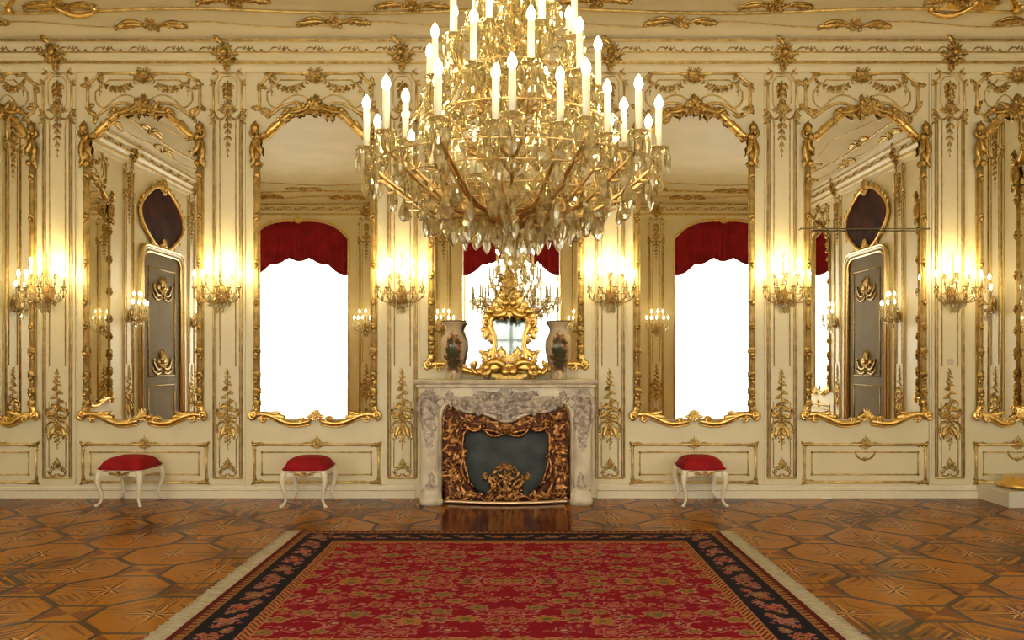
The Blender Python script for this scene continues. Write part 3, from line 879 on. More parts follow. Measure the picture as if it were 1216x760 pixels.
# ------------------------------------------------------------------ fireplace
def fireplace():
    OUT = .43
    def P(px, py, out=OUT): return W(px, py, out)
    cx = P(601, 500)[0]
    root = empty('fireplace_mantel', (cx, 0, 0)); tag(root, 'carved pale marble fireplace surround with serpentine shelf', 'fireplace')
    hw = .82; ih = .605
    zt = 1.10
    # opening outline (half), from the floor up the inside of the jamb to the centre
    half = [(ih, .0), (ih, .80), (ih-.01, .88), (ih-.05, .945), (ih-.12, .965), (ih-.20, .94), (ih-.28, .885), (ih-.38, .86), (.12, .82), (.05, .785), (0, .775)]
    outl = [(-hw+.03, .0), (-hw+.03, .62), (-hw, .80), (-hw, zt), (hw, zt), (hw, .80), (hw-.03, .62), (hw-.03, .0)]
    outl += half + [(-x, z) for x, z in half[:-1][::-1]]
    b = MB(); b.prism(outl, -.40, -.0); obj('surround', b, MARBLE, root)
    # scalloped lip round the opening
    g = MB(); pts = [(x, -.405, z) for x, z in [(-x_, z_) for x_, z_ in half] + half[::-1][1:]]
    g.tube([(x*1.03, -.40, z+.01) for x, y, z in pts], .018, 8); obj('opening_moulding', g, MARBLE, root)
    # shelf with moulded edge, bowed front
    b = MB(); layers = [(.0, zt), (.02, zt), (.035, zt+.015), (.03, zt+.03), (.055, zt+.045), (.06, zt+.07), (.05, zt+.078)]
    loops = []
    for off, z in layers:
        lp = []
        for k in range(25):
            u = -1+k/12; x = u*(hw+off-.01); y = -.40-off-.035*cos(u*pi*1.0)*(abs(u) < .5) - .0
            lp.append(b.vert((x, y, z)))
        lp += [b.vert((hw+off-.01, 0, z)), b.vert((-hw-off+.01, 0, z))]
        loops.append(lp)
    for p, q in zip(loops, loops[1:]):
        for k in range(len(p)): b.face((p[k], p[(k+1) % len(p)], q[(k+1) % len(p)], q[k]), 0, False)
    b.face(loops[-1], 0, False); b.face(loops[0][::-1], 0, False)
    obj('mantel_shelf', b, MARBLE, root)
    # jamb pilasters and feet
    for sg in (-1, 1):
        b = MB()
        b.prism([(sg*.655, .14), (sg*.655, .80), (sg*.64, .88), (sg*.78, .92), (sg*.765, .70), (sg*.755, .14)][::sg], -.425, -.39)
        b.lathe([(.110, 0), (.112, .05), (.10, .06), (.10, .10), (.086, .125), (.080, .15)], 12, (sg*.705, -.40, 0), sx=1, sy=.55)
        b.box(sg*.705-.10, sg*.705+.10, -.42, -.30, 0, .12)
        obj('jamb', b, MARBLE, root)
        rng = random.Random(4); k = MB()
        k.crest(sg*.72, 1.0, .11, rng, -.41); k.crest(sg*.715, .92, .10, rng, -.42)
        k.drop(sg*.72, .98, .55, .11, rng, -.42, n=10)
        for q in range(5):
            k.leaf(sg*.72, .92-.05*q, rng.random()*6, .10, .03, None, -.42)
        k.cscroll(sg*.78, 1.05, sg*.80, .78, sg*.03, .022, -.40); k.scroll(sg*.745, .80, .045, 0, 1.2, .014, -.41, hand=sg)
        f = MB(); f.crest(sg*.70, .18, .065, rng, -.425); f.leaf(sg*.70, .16, pi/2, .16, .03, None, -.425); obj('foot_carving', f, MARBLE_C, root)
        obj('jamb_carving', k, MARBLE_C, root); k = MB()
        k.festoon(sg*.58, 1.0, sg*.30, .97, .03, .07, rng, -.40, 6)
        k.leaf(sg*.52, .97, pi/2-sg*.2, .11, .04, None, -.40); k.leaf(sg*.42, .90, pi/2+sg*.6, .1, .035, None, -.40)
        k.cscroll(sg*.48, .93, sg*.22, .90, sg*.04, .018, -.40); k.cscroll(sg*.26, .88, sg*.06, .84, -sg*.03, .02, -.40)
        k.scroll(sg*.27, .93, .04, 0, 1.2, .012, -.40, hand=-sg)
        obj('frieze_carving', k, MARBLE_C, root)
    rng = random.Random(5); k = MB()
    k.crest(0, .96, .15, rng, -.41); k.crest(0, .88, .12, rng, -.43); k.rosette(0, .92, .06, -.44, 7)
    for sg in (-1, 1):
        k.festoon(sg*.05, 1.06, sg*.28, 1.04, .04, .06, rng, -.40, 6); k.leaf(sg*.08, .95, pi/2-sg*1.3, .22, .04, None, -.41, bend=-sg*.7)
        k.leaf(sg*.08, .9, pi/2-sg*1.9, .2, .035, None, -.41, bend=sg*.6); k.scroll(sg*.16, .98, .04, pi, 1.3, .012, -.41, hand=sg)
    obj('centre_carving', k, MARBLE_C, root)
    # ---- bronze insert
    ins = empty('fireplace_insert', (cx, 0, .008)); tag(ins, 'pierced gilt bronze fire frame with cartouche, filling the fireplace opening', 'fire screen')
    sc = .985
    oo = [(x*sc, z*.99) for x, z in half]; outer = oo + [(-x, z) for x, z in oo[:-1][::-1]]
    inner_h = [(.27, .10), (.35, .20), (.395, .36), (.415, .55), (.405, .66), (.34, .715), (.22, .70), (.10, .675), (0, .65)]
    inner = inner_h + [(-x, z) for x, z in inner_h[:-1][::-1]]
    ring = outer + [(-oo[0][0], .03)]
    poly = [(oo[0][0], .02)] + oo[1:] + [(-x, z) for x, z in oo[1:-1][::-1]] + [(-oo[0][0], .02)] + [(-.40, .02)] + [(-x, z) for x, z in inner_h] [:-1] + inner_h[::-1] + [(.40, .02)]
    b = MB(); b.prism(poly, -.34, -.31); obj('frame_plate', b, BRONZE_D, ins)
    b = MB(); b.box(-.58, .58, -.20, -.18, .0, .76); obj('fireback', b, IRON, ins)
    k = MB(); rng = random.Random(8)
    # outer and inner rims
    k.tube([(x, -.35, max(z, .03)) for x, z in ([(x_, z_) for x_, z_ in oo] + [(-x_, z_) for x_, z_ in oo[:-1][::-1]])], .012, 6)
    for sg in (-1, 1):
        pts = [(sg*x, -.355, z) for x, z in inner_h]; k.tube(pts, [.012+.006*(i % 2) for i in range(len(pts))], 6)
        k.cscroll(sg*.02, .66, sg*.22, .71, -sg*.05, .016, -.355); k.cscroll(sg*.22, .71, sg*.40, .76, -sg*.05, .016, -.355)
        k.scroll(sg*.40, .74, .045, 0, 1.2, .012, -.36, hand=sg)
        k.cscroll(sg*.40, .44, sg*.37, .20, sg*.04, .016, -.355)
        k.cscroll(sg*.44, .20, sg*.24, .07, sg*.06, .018, -.36)
        for q in range(60):
            z = .06+rng.random()*.82; x = .43-.10*max(0, (.25-z)/.25)+rng.random()*.14
            k.leaf(sg*x, z, rng.random()*2*pi, .06+.06*rng.random(), .014+.008*rng.random(), .022, -.342, bend=rng.choice((-1.3, 1.3)))
        for q in range(12):
            z = .10+q*.065; k.cscroll(sg*(.45+.02*(q % 2)), z, sg*(.55-.02*(q % 2)), z+.05, (-.025 if q % 2 else .025), .008, -.345)
            if q % 3 == 0: k.scroll(sg*.52, z, .028, q, 1.2, .008, -.35, hand=sg)
        for q in range(34):
            x = rng.random()*.42; z = .73+rng.random()*(.05+.10*(x/.42))
            k.leaf(sg*x, z, rng.random()*2*pi, .05+.04*rng.random(), .014, None, -.342, bend=rng.choice((-1.3, 1.3)))
    k.crest(0, .70, .09, rng, -.36)
    obj('scroll_work', k, BRONZE, ins)
    # projecting fender at the bottom with cartouche
    def bow(x): return -.36-.10*max(0, 1-(x/.52)**2)
    b = MB(); n = 24
    pts = [(-.60+1.2*k_/n, bow(-.60+1.2*k_/n)-.005, .018) for k_ in range(n+1)]
    b.tube(pts, .018, 8, n0=(0, 0, 1)); obj('fender_rim', b, mat('worn_brass', (.72, .52, .33), .35, .9), ins)
    b = MB(); fr = [b.vert((x, y+.01, .02)) for x, y, z in pts]; bk = [b.vert((x, -.30, .02)) for x, y, z in pts]
    for q in range(n): b.face((fr[q], fr[q+1], bk[q+1], bk[q]), 0, False)
    up = [b.vert((x, y+.015, .085+.03*cos(x*9)*.5)) for x, y, z in pts]
    for q in range(n): b.face((fr[q], up[q], up[q+1], fr[q+1]), 0, True)
    obj('fender_plate', b, BRONZE_D, ins)
    k = MB()
    for q in range(60):
        x = -.56+1.12*rng.random(); k.M = Matrix.Translation((0, bow(x)+.01, 0))
        k.leaf(x, .04+.04*rng.random(), rng.random()*pi, .05+.04*rng.random(), .014, None, 0, bend=rng.choice((-1, 1)))
    for q in range(10):
        x = -.5+q*.11; k.M = Matrix.Translation((0, bow(x)+.01, 0)); k.cscroll(x-.05, .05, x+.05, .07, .02*(-1)**q, .009)
    k.M = None
    obj('fender_leaves', k, BRONZE, ins)
    k = MB(); y = -.40
    for q in range(13):
        a = 2*pi*q/13; k.leaf(.10*cos(a), .24+.11*sin(a), a+.9, .075, .016, None, y, bend=.8)
    k.tube([(.085*cos(2*pi*q/20), y, .24+.10*sin(2*pi*q/20)) for q in range(20)], .008, 5, closed=True)
    for q in range(7):
        a = 2*pi*q/7; k.leaf(.02*cos(a), .24+.02*sin(a), a, .06, .016, None, y-.01)
    for sg in (-1, 1):
        k.cscroll(sg*.05, .08, sg*.19, .25, sg*.05, .015, y); k.scroll(sg*.19, .27, .03, -pi/2, 1.2, .010, y, hand=sg)
        k.cscroll(sg*.0, .10, sg*.14, .14, sg*.03, .014, y); k.leaf(sg*.10, .12, pi/2-sg*.9, .17, .025, None, y, bend=sg)
    k.rosette(0, .24, .06, y-.02, 8); k.crest(0, .11, .09, rng, y-.01); k.crest(0, .34, .06, rng, y)
    k.tube([(0, y, .02), (0, y+.005, .3)], .012, 6)
    obj('cartouche', k, BRONZE, ins)
    # slab whose dark red paints in the reflection of the bronze fire frame
    b = MB()
    for x0, x1 in ((-.54, -.20), (-.197, .05), (.053, .54)): b.box(x0, x1, -1.635, -.36, .001, .006)
    o = obj('reflection_slab', b, FLOOR_REFL, None, (cx, 0, 0)); tag(o, 'polished dark red floor slab, coloured as a reflection of the bronze fire frame', 'floor reflection')
    return cx
FCX = fireplace()
SHELF = 1.180

# ---- mantel ornament: rococo gilt frame round a mirrored centre
def mantel_ornament():
    x, _ = W(605, 440, .22)
    root = empty('mantel_mirror', (x, -.22, SHELF)); tag(root, 'ornate gilded rococo ornament with a mirrored centre on the mantelpiece', 'ornament')
    rng = random.Random(12)
    half = [(0, .13), (.10, .13), (.165, .17), (.160, .24), (.145, .32), (.155, .42), (.19, .50), (.185, .57), (.11, .63), (0, .655)]
    inner = [(x_*.90, z_) for x_, z_ in half]
    outl = inner + [(-x_, z_) for x_, z_ in inner[1:-1][::-1]]
    b = MB(); b.prism(outl, .0, .012); obj('mirror_glass', b, mat('dark_mirror_glass', (.12, .135, .13), .03, 1.0), root)
    b = MB(); b.prism([(x_*1.0, z_) for x_, z_ in outl], .013, .05); obj('back_board', b, GOLD_D, root)
    k = MB()
    for sg in (-1, 1):
        pts = [(sg*x_, -.01, z_) for x_, z_ in half]
        k.tube(pts, [.020, .030, .036, .026, .022, .024, .034, .034, .036, .04], 8)
        k.tube([(p[0]*.86, -.02, p[2]) for p in pts[1:-1]], .009, 6)
        k.scroll(sg*.215, .545, .045, -pi/2, 1.2, .020, -.02, hand=sg); k.leaf(sg*.21, .53, pi/2-sg*.6, .12, .04, None, -.02, bend=sg); k.leaf(sg*.21, .50, -pi/2+sg*.3, .13, .034, None, -.02)
        k.leaf(sg*.23, .50, -pi/2+sg*.8, .07, .03, None, -.02)
        k.leaf(sg*.17, .34, pi/2-sg*.5, .10, .028, None, -.02, bend=sg); k.leaf(sg*.16, .30, -pi/2+sg*.5, .12, .028, None, -.02)
        k.cscroll(sg*.03, .105, sg*.22, .145, sg*.04, .034, -.03); k.cscroll(sg*.20, .12, sg*.27, .05, -sg*.04, .026, -.03)
        k.scroll(sg*.24, .11, .045, 0, 1.2, .018, -.03, hand=-sg)
        k.cscroll(sg*.24, .05, sg*.37, .12, -sg*.03, .018, -.03); k.leaf(sg*.35, .09, pi/2-sg*.3, .10, .024, None, -.03, bend=sg); k.leaf(sg*.30, .06, pi/2+sg*.5, .10, .024, None, -.03)
        k.leaf(sg*.23, .12, pi/2+sg*.1, .15, .034, None, -.03, bend=-sg*.6); k.ball(sg*.225, .25, .026, -.03); k.leaf(sg*.24, .24, pi/2-sg, .07, .024, None, -.03)
        k.leaf(sg*.06, .15, pi/2-sg*.5, .17, .05, None, -.03, bend=sg*.7); k.leaf(sg*.10, .14, pi/2+sg*.4, .15, .045, None, -.03)
        k.leaf(sg*.05, .14, -pi/2+sg*1.3, .16, .04, None, -.03)
        k.cscroll(sg*.02, .70, sg*.17, .62, -sg*.05, .034, -.02); k.leaf(sg*.10, .64, pi/2-sg*.9, .13, .045, None, -.02, bend=sg)
        k.leaf(sg*.05, .66, pi/2-sg*.3, .16, .05, None, -.03, bend=-sg*.4); k.leaf(sg*.06, .74, pi/2-sg*.5, .12, .04, None, -.02, bend=sg)
        k.leaf(sg*.04, .64, -pi/2+sg*.7, .10, .035, None, -.03)
    k.crest(0, .66, .15, rng, -.03); k.crest(0, .16, .11, rng, -.05)
    obj('rocaille_frame', k, GOLD, root)
    k = MB(); k.lathe([(.07, .66), (.085, .71), (.06, .75), (.072, .79), (.088, .83), (.055, .87), (.060, .91), (.075, .94), (.055, .98), (.03, 1.03), (.0, 1.07)], 10, (0, .01, 0), sy=.6)
    for q in range(26):
        k.leaf((rng.random()-.5)*.10, .70+.29*q/26, pi/2+(rng.random()-.5)*2.6, .085, .026, None, -.04)
    obj('crest_finial', k, GOLD_D, root)
    k = MB(); k.box(-.13, .13, -.05, .05, 0, .018); k.box(-.17, .17, -.035, .04, .018, .05)
    for sg in (-1, 1): k.lathe([(.02, 0), (.025, .02), (.012, .06)], 8, (sg*.22, -.02, 0)); k.tube([(sg*.22, -.02, .03), (sg*.15, -.02, .05)], .012, 6)
    k.box(-.05, .05, -.02, .03, .05, .13); obj('base', k, GOLD_D, root)
mantel_ornament()

# ---- vases
def vase_mat():
    m = mat('painted_porcelain', (0, 0, 0), .22); b = m.node_tree.nodes['Principled BSDF']
    tc = N(m, 'ShaderNodeTexCoord'); sp = N(m, 'ShaderNodeSeparateXYZ'); L(m, tc.outputs['Object'], sp.inputs[0])
    # painted bouquet: an upright oval field on the front
    zc = N(m, 'ShaderNodeMath', operation='SUBTRACT'); L(m, sp.outputs['Z'], zc.inputs[0]); zc.inputs[1].default_value = .24
    z2 = N(m, 'ShaderNodeMath', operation='DIVIDE'); L(m, zc.outputs[0], z2.inputs[0]); z2.inputs[1].default_value = .19
    x2 = N(m, 'ShaderNodeMath', operation='DIVIDE'); L(m, sp.outputs['X'], x2.inputs[0]); x2.inputs[1].default_value = .075
    p1 = N(m, 'ShaderNodeMath', operation='POWER'); L(m, z2.outputs[0], p1.inputs[0]); p1.inputs[1].default_value = 2
    p2 = N(m, 'ShaderNodeMath', operation='POWER'); L(m, x2.outputs[0], p2.inputs[0]); p2.inputs[1].default_value = 2
    s = N(m, 'ShaderNodeMath', operation='ADD'); L(m, p1.outputs[0], s.inputs[0]); L(m, p2.outputs[0], s.inputs[1])
    nz = N(m, 'ShaderNodeTexNoise', Scale=22, Detail=3); L(m, tc.outputs['Object'], nz.inputs['Vector'])
    ma = N(m, 'ShaderNodeMath', operation='MULTIPLY_ADD'); L(m, nz.outputs['Fac'], ma.inputs[0]); ma.inputs[1].default_value = 3.4; L(m, s.outputs[0], ma.inputs[2])
    cr = N(m, 'ShaderNodeValToRGB'); sc_ = N(m, 'ShaderNodeMath', operation='DIVIDE'); L(m, ma.outputs[0], sc_.inputs[0]); sc_.inputs[1].default_value = 4.0
    L(m, sc_.outputs[0], cr.inputs['Fac']); e = cr.color_ramp.elements
    e[0].position = .50; e[0].color = (*lin((62, 66, 44)), 1); e[1].position = .76; e[1].color = (*lin((200, 182, 152)), 1)
    n1 = e.new(.58); n1.color = (*lin((120, 70, 50)), 1); n2 = e.new(.67); n2.color = (*lin((150, 125, 90)), 1)
    L(m, cr.outputs['Color'], b.inputs['Base Color'])
    return m
VASE = vase_mat()
VBROWN = mat('vase_lip', lin((96, 70, 44)), .3)
for px, label in ((539, 'tall beige porcelain vase with dark painted flowers, left of the gilded ornament'), (663.5, 'tall beige porcelain vase with painted flowers, right of the gilded ornament')):
    x, _ = W(px, 440, .22)
    root = empty('porcelain_vase', (x, -.22, SHELF)); tag(root, label, 'vase', 'vases on the mantelpiece')
    b = MB(); prof = [(.072, 0), (.078, .01), (.072, .05), (.080, .12), (.105, .21), (.122, .29), (.124, .33), (.112, .385), (.088, .43), (.076, .465), (.078, .50), (.095, .53), (.122, .553)]
    b.lathe(prof + [(.115, .553), (.07, .50), (.06, .45), (0, .44)], 32, capped=False); obj('vase_body', b, VASE, root)
    b = MB(); b.lathe([(.120, .549), (.127, .553), (.124, .560), (.112, .556)], 32, capped=False); obj('rim', b, VBROWN, root)

# ------------------------------------------------------------------ stools
def make_stool(wd, dp):
    """built around its centre; legs at (+-wd/2, +-dp/2)"""
    root = empty('stool'); rng = random.Random(3)
    b = MB(); hw, hd = wd/2+.025, dp/2+.02; n = 12; rows = []
    for j in range(n+1):
        v = -1+2*j/n; row = []
        for i in range(n+1):
            u = -1+2*i/n
            r = max(abs(u), abs(v)); q = (1-abs(u)**3.2)*(1-abs(v)**3.2)
            row.append(b.vert((u*hw*(1-.04*v*v), v*hd*(1-.04*u*u), .355+.105*max(0, q)**.42)))
        rows.append(row)
    for j in range(n):
        for i in range(n): b.face((rows[j][i], rows[j][i+1], rows[j+1][i+1], rows[j+1][i]))
    # underside
    lo = []
    per = [rows[0][i] for i in range(n+1)] + [rows[j][n] for j in range(1, n+1)] + [rows[n][i] for i in range(n-1, -1, -1)] + [rows[j][0] for j in range(n-1, 0, -1)]
    lo = []
    for v in per:
        p = b.v[v]; lo.append(b.vert((p[0]*.97, p[1]*.97, .338)))
    m_ = len(per)
    for k in range(m_): b.face((per[k], lo[k], lo[(k+1) % m_], per[(k+1) % m_]))
    b.face(lo, 0, False)
    cu = obj('cushion', b, RED, root)
    g = MB(); ps = [(b.v[v][0]*1.005, b.v[v][1]*1.005, .356) for v in per]; g.tube(ps, .005, 5, closed=True, n0=(0, 0, 1)); obj('piping', g, RED, cu)
    # carved seat rail, waved lower edge
    b = MB()
    def rail(p0, p1, nrm):
        nn = 10; top = []; bt = []; ti = []; bi = []
        for k in range(nn+1):
            u = k/nn; x = p0[0]+(p1[0]-p0[0])*u; y = p0[1]+(p1[1]-p0[1])*u
            zb = .275 + .030*(sin(pi*u)**2) - .018*(abs(u-.5) < .12)
            for l_, o_, z_ in ((top, 0, .34), (bt, 0, zb), (ti, -.02, .34), (bi, -.02, zb)):
                l_.append(b.vert((x+nrm[0]*o_, y+nrm[1]*o_, z_)))
        for k in range(nn):
            b.face((bt[k], bt[k+1], top[k+1], top[k]), 0, False); b.face((bi[k+1], bi[k], ti[k], ti[k+1]), 0, False); b.face((bi[k], bi[k+1], bt[k+1], bt[k]), 0, False); b.face((top[k], top[k+1], ti[k+1], ti[k]), 0, False)
    a, c = wd/2+.01, dp/2+.01
    rail((-a, -c), (a, -c), (0, -1)); rail((a, c), (-a, c), (0, 1)); rail((-a, c), (-a, -c), (-1, 0)); rail((a, -c), (a, c), (1, 0))
    ra = obj('seat_rail', b, STOOLW, root)
    g = MB(); g.M = Matrix.Translation((0, -c, 0)); g.crest(0, .305, .045, rng)
    for sg in (-1, 1): g.cscroll(sg*.03, .30, sg*(wd/2-.02), .33, sg*.012, .006); g.leaf(sg*.02, .305, pi/2-sg*1.5, .09, .012)
    g.M = None; obj('rail_carving', g, GOLD_D, ra)
    for sx in (-1, 1):
        for sy in (-1, 1):
            l = MB(); pts = []; rr = []
            dx, dy = sx*.7071, sy*.7071
            for k in range(15):
                u = k/14; z = .33*(1-u)+.012*u
                o_ = .030*sin(u*pi*1.0)*(1-u)*2.0 - .028*sin(pi*u)*u*1.6 + (.030*((u-.82)/.18)**1.5 if u > .82 else 0)
                pts.append((sx*wd/2+dx*o_, sy*dp/2+dy*o_, z)); rr.append(.025*(1-u)**1.1+.0095+(.006 if u > .93 else 0))
            l.tube(pts, rr, 8, n0=(dx, dy, 0))
            e = pts[-1]; l.lathe([(0, -.012), (.014, -.006), (.016, .002), (.010, .012), (0, .016)], 8, (e[0]+dx*.008, e[1]+dy*.008, .012))
            lg = obj('leg', l, STOOLW, root)
    return root
def place_stool(px_f0, px_f1, yf, wd, dp, label, rz=0.0):
    out = D - EYE*F/(yf-426)
    x, _ = W((px_f0+px_f1)/2, yf, out)
    s = make_stool(wd, dp); s.location = (x, -out + dp/2, 0); s.rotation_euler = (0, 0, rz)
    tag(s, label, 'stool', 'red upholstered stools along the wall')
place_stool(121, 166, 602, .37, .40, 'widest of the red stools, below the mirror left of the sconce near the left edge', -.06)
place_stool(338, 384, 603, .36, .40, 'cream carved stool with red cushion below the mirror immediately left of the fireplace')
place_stool(814, 859, 602, .355, .40, 'cream carved stool with red cushion, the only stool right of the fireplace')

x, _ = W(980, 589, .06)
b = MB(); b.box(-.055, .055, -.02, .02, 0, .006); b.box(-.04, .05, -.012, .018, .006, .012)
o = obj('paper_slip', b, mat('white_card', (.8, .8, .74), .6), None, (x, -.075, .0005), .05); tag(o, 'small folded white paper slip on the floor against the right skirting', 'paper')
# plinth at the right edge
x, _ = W(1198, 600, .56)
root = empty('stove_plinth', (x, -.02, 0)); tag(root, 'white plinth with gilt moulding at the right edge by the wall', 'plinth')
b = MB(); b.box(0, .42, -.54, -.0, 0, .13); b.box(.015, .42, -.525, 0, .13, .145); obj('plinth_block', b, WHITE, root)
b = MB(); b.lathe([(.20, .145), (.235, .155), (.24, .175), (.225, .195), (.19, .205), (.17, .24), (.155, .25)], 24, (.30, -.27, 0), sx=1, sy=1); obj('gilt_moulding', b, GOLD, root)

# ------------------------------------------------------------------ carpet
def rug():
    xl, xr = CAMX-1.82, CAMX+1.717; yf = -(D-6.675); yn = -(D-3.65)
    FR = .115
    X0, X1 = xl+FR, xr-FR; step = .0078
    nx = int((X1-X0)/step); ny = int((yf-yn)/step)
    xs = np.linspace(X0, X1, nx); ys = np.linspace(yn, yf, ny)
    gx, gy = np.meshgrid(xs, ys)
    col = np.zeros((ny, nx, 3)); rng = np.random.RandomState(4)
    red, navy, brn = lin((128, 0, 30)), lin((14, 12, 30)), lin((80, 16, 18))
    tan, pink, gold, rose, olive, ivory = lin((150, 106, 58)), lin((160, 74, 76)), lin((150, 98, 34)), lin((120, 32, 52)), lin((88, 86, 50)), lin((170, 140, 104))
    grey = lin((120, 104, 104)); ivp = lin((176, 112, 100))
    col[:] = red
    cxm, cym = (X0+X1)/2, (yf+yn)/2
    hx, hy = (X1-X0)/2, (yf-yn)/2
    ex = hx-np.abs(gx-cxm); ey = hy-np.abs(gy-cym)   # distance to the edges
    OG, NV, IG = .085, .245, .075
    e = np.minimum(ex, ey*.90)
    fx, fy = np.abs(gx-cxm), np.abs(gy-cym)          # mirrored coordinates: the pattern is symmetric both ways
    fe = OG+NV+IG
    field = e > fe
    def flower(cx, cy, R, c1, c2, c3, n=6, sq=1.0, mask=field, ph=0.0):
        dx, dy = fx-cx, (fy-cy)/sq
        r = np.sqrt(dx*dx+dy*dy); a = np.arctan2(dy, dx)+ph
        k = R*(1+.20*np.cos(n*a))
        for f_, c in ((1.0, ivp), (.84, c1), (.60, c2), (.34, c3)):
            col[(r < k*f_) & mask] = c
    def ring(cx, cy, R, wd, c, a0, a1, sq=.7, mask=field):
        dx, dy = fx-cx, (fy-cy)/sq; r = np.sqrt(dx*dx+dy*dy); a = np.mod(np.arctan2(dy, dx)-a0, 2*pi)
        col[(np.abs(r-R) < wd*(1.2-a/(a1))) & (a < a1) & mask] = c
    # vines
    W_, H_ = hx-fe, hy-fe
    for q in range(46):
        ring(rng.rand()*W_, rng.rand()*H_, .05+.08*rng.rand(), .0075, (pink, ivp, rose)[q % 3], rng.rand()*6.28, 2.5+2.5*rng.rand(), .75)
    pts = []
    tries = 0
    while len(pts) < 78 and tries < 6000:
        tries += 1
        p = (rng.rand()*W_, rng.rand()*H_)
        if all((p[0]-q[0])**2+(p[1]-q[1])**2 > .135**2 for q in pts): pts.append(p)
    for i, p in enumerate(pts):
        R = .046+.034*rng.rand()
        pal = [(tan, olive, gold), (red, pink, tan), (gold, tan, olive), (rose, red, ivory), (olive, tan, olive), (tan, olive, rose), (red, tan, rose)][i % 7]
        flower(p[0], p[1], R, *pal, n=int(rng.choice([5, 6, 8])), sq=.78, ph=rng.rand()*3)
        for q in range(3):
            a = rng.rand()*6.28; flower(p[0]+cos(a)*R*1.7, p[1]+sin(a)*R*1.5, .014+.008*rng.rand(), (pink, tan, rose, ivory)[rng.randint(4)], red, gold, n=4, sq=.8)
    # borders
    og = e <= OG; nv = (e > OG) & (e <= OG+NV); ig = (e > OG+NV) & (e <= fe)
    col[og] = brn; col[nv] = navy; col[ig] = brn
    along = np.where(ex < ey*.90, gy, gx)
    col[og & (e > OG*.45) & (np.mod(along, .05) < .027)] = tan
    col[og & (e > OG*.82)] = lin((140, 90, 60))
    col[og & (e < .014)] = lin((90, 20, 18))
    ge = e-(OG+NV)
    col[ig & (np.mod(along+ge*1.5, .046) < .022)] = lin((178, 118, 72))
    col[ig & ((ge < .012) | (ge > IG-.012))] = lin((168, 108, 66))
    bm_ = nv
    def bflower(cx, cy, R, *pal, **kw): flower(cx, cy, R, *pal, mask=bm_, **kw)
    mid = OG+NV/2
    k = 0
    for t in np.arange(.08, hx-.1, .082):
        off = .045*sin(k*2.1)
        bflower(t, hy-mid/.9+off, (.052 if k % 3 == 0 else .028), *[(brn, pink, gold), (olive, tan, grey), (rose, tan, navy), (grey, pink, tan)][k % 4], n=6, sq=.8, ph=k); k += 1
        bflower(t+.05, hy-mid/.9-off*1.2, .018, tan, navy, pink, n=4)
    for t in np.arange(.05, hy-.12, .082):
        off = .045*sin(k*2.1)
        bflower(hx-mid+off, t, (.056 if k % 3 == 0 else .030), *[(brn, pink, gold), (olive, tan, grey), (rose, tan, navy), (grey, pink, tan)][k % 4], n=6, sq=.9, ph=k); k += 1
        bflower(hx-mid-off*1.4, t+.05, .020, tan, navy, pink, n=4); bflower(hx-mid+.07*cos(k), t+.03, .014, rose, grey, pink, n=4)
    col *= (0.82+.36*rng.rand(ny, nx, 1))
    root = empty('carpet', ((xl+xr)/2, (yf+yn)/2, 0)); tag(root, 'red floral oriental carpet with navy border and pale fringed ends', 'carpet')
    mx, my = (xl+xr)/2, (yf+yn)/2
    verts = np.stack([gx-mx, gy-my, np.full_like(gx, .0125)], -1).reshape(-1, 3)
    idx = np.arange(nx*ny).reshape(ny, nx)
    faces = np.stack([idx[:-1, :-1], idx[:-1, 1:], idx[1:, 1:], idx[1:, :-1]], -1).reshape(-1, 4)
    me = bpy.data.meshes.new('woven_pile')
    me.vertices.add(nx*ny); me.vertices.foreach_set('co', verts.ravel())
    nf = len(faces); me.loops.add(nf*4); me.loops.foreach_set('vertex_index', faces.ravel())
    me.polygons.add(nf); me.polygons.foreach_set('loop_start', np.arange(0, nf*4, 4)); me.polygons.foreach_set('loop_total', np.full(nf, 4))
    me.update(calc_edges=True)
    ca = me.color_attributes.new('weave', 'FLOAT_COLOR', 'POINT')
    ca.data.foreach_set('color', np.concatenate([np.clip(col, 0, 1), np.ones((ny, nx, 1))], -1).ravel())
    m = mat('wool_pile', (1, 1, 1), .9, 0, .15); at = N(m, 'ShaderNodeVertexColor'); at.layer_name = 'weave'
    L(m, at.outputs['Color'], m.node_tree.nodes['Principled BSDF'].inputs['Base Color']); me.materials.append(m)
    o = bpy.data.objects.new('woven_pile', me); C.objects.link(o); o.parent = root
    b = MB(); b.box(X0-mx, X1-mx, yn-my, yf-my, .001, .0115); obj('backing', b, mat('carpet_backing', brn, .9), root)
    fm = noisy(mat('cotton_fringe', (0, 0, 0), .9), lin((150, 138, 112)), lin((188, 176, 150)), 60, stretch=(.3, 6, 1))
    for sg, x0, x1 in ((-1, xl, X0), (1, X1, xr)):
        b = MB(); rg = random.Random(5); y = yn
        b.box(min(x0, x1)-mx + (.07 if sg < 0 else 0), max(x0, x1)-mx-(.07 if sg > 0 else 0), yn-my, yf-my, .001, .010)
        while y < yf:
            xa = X0 if sg < 0 else X1; xb = x0 if sg < 0 else x1
            b.tube([(xa-mx, y-my, .009), ((xa+xb)/2-mx, y-my+(rg.random()-.5)*.006, .009), (xb-mx+(rg.random()-.5)*.02, y-my+(rg.random()-.5)*.012, .006)], [.006, .006, .004], 4, n0=(0, 0, 1)); y += .0125
        obj('fringe', b, fm, root)
rug()

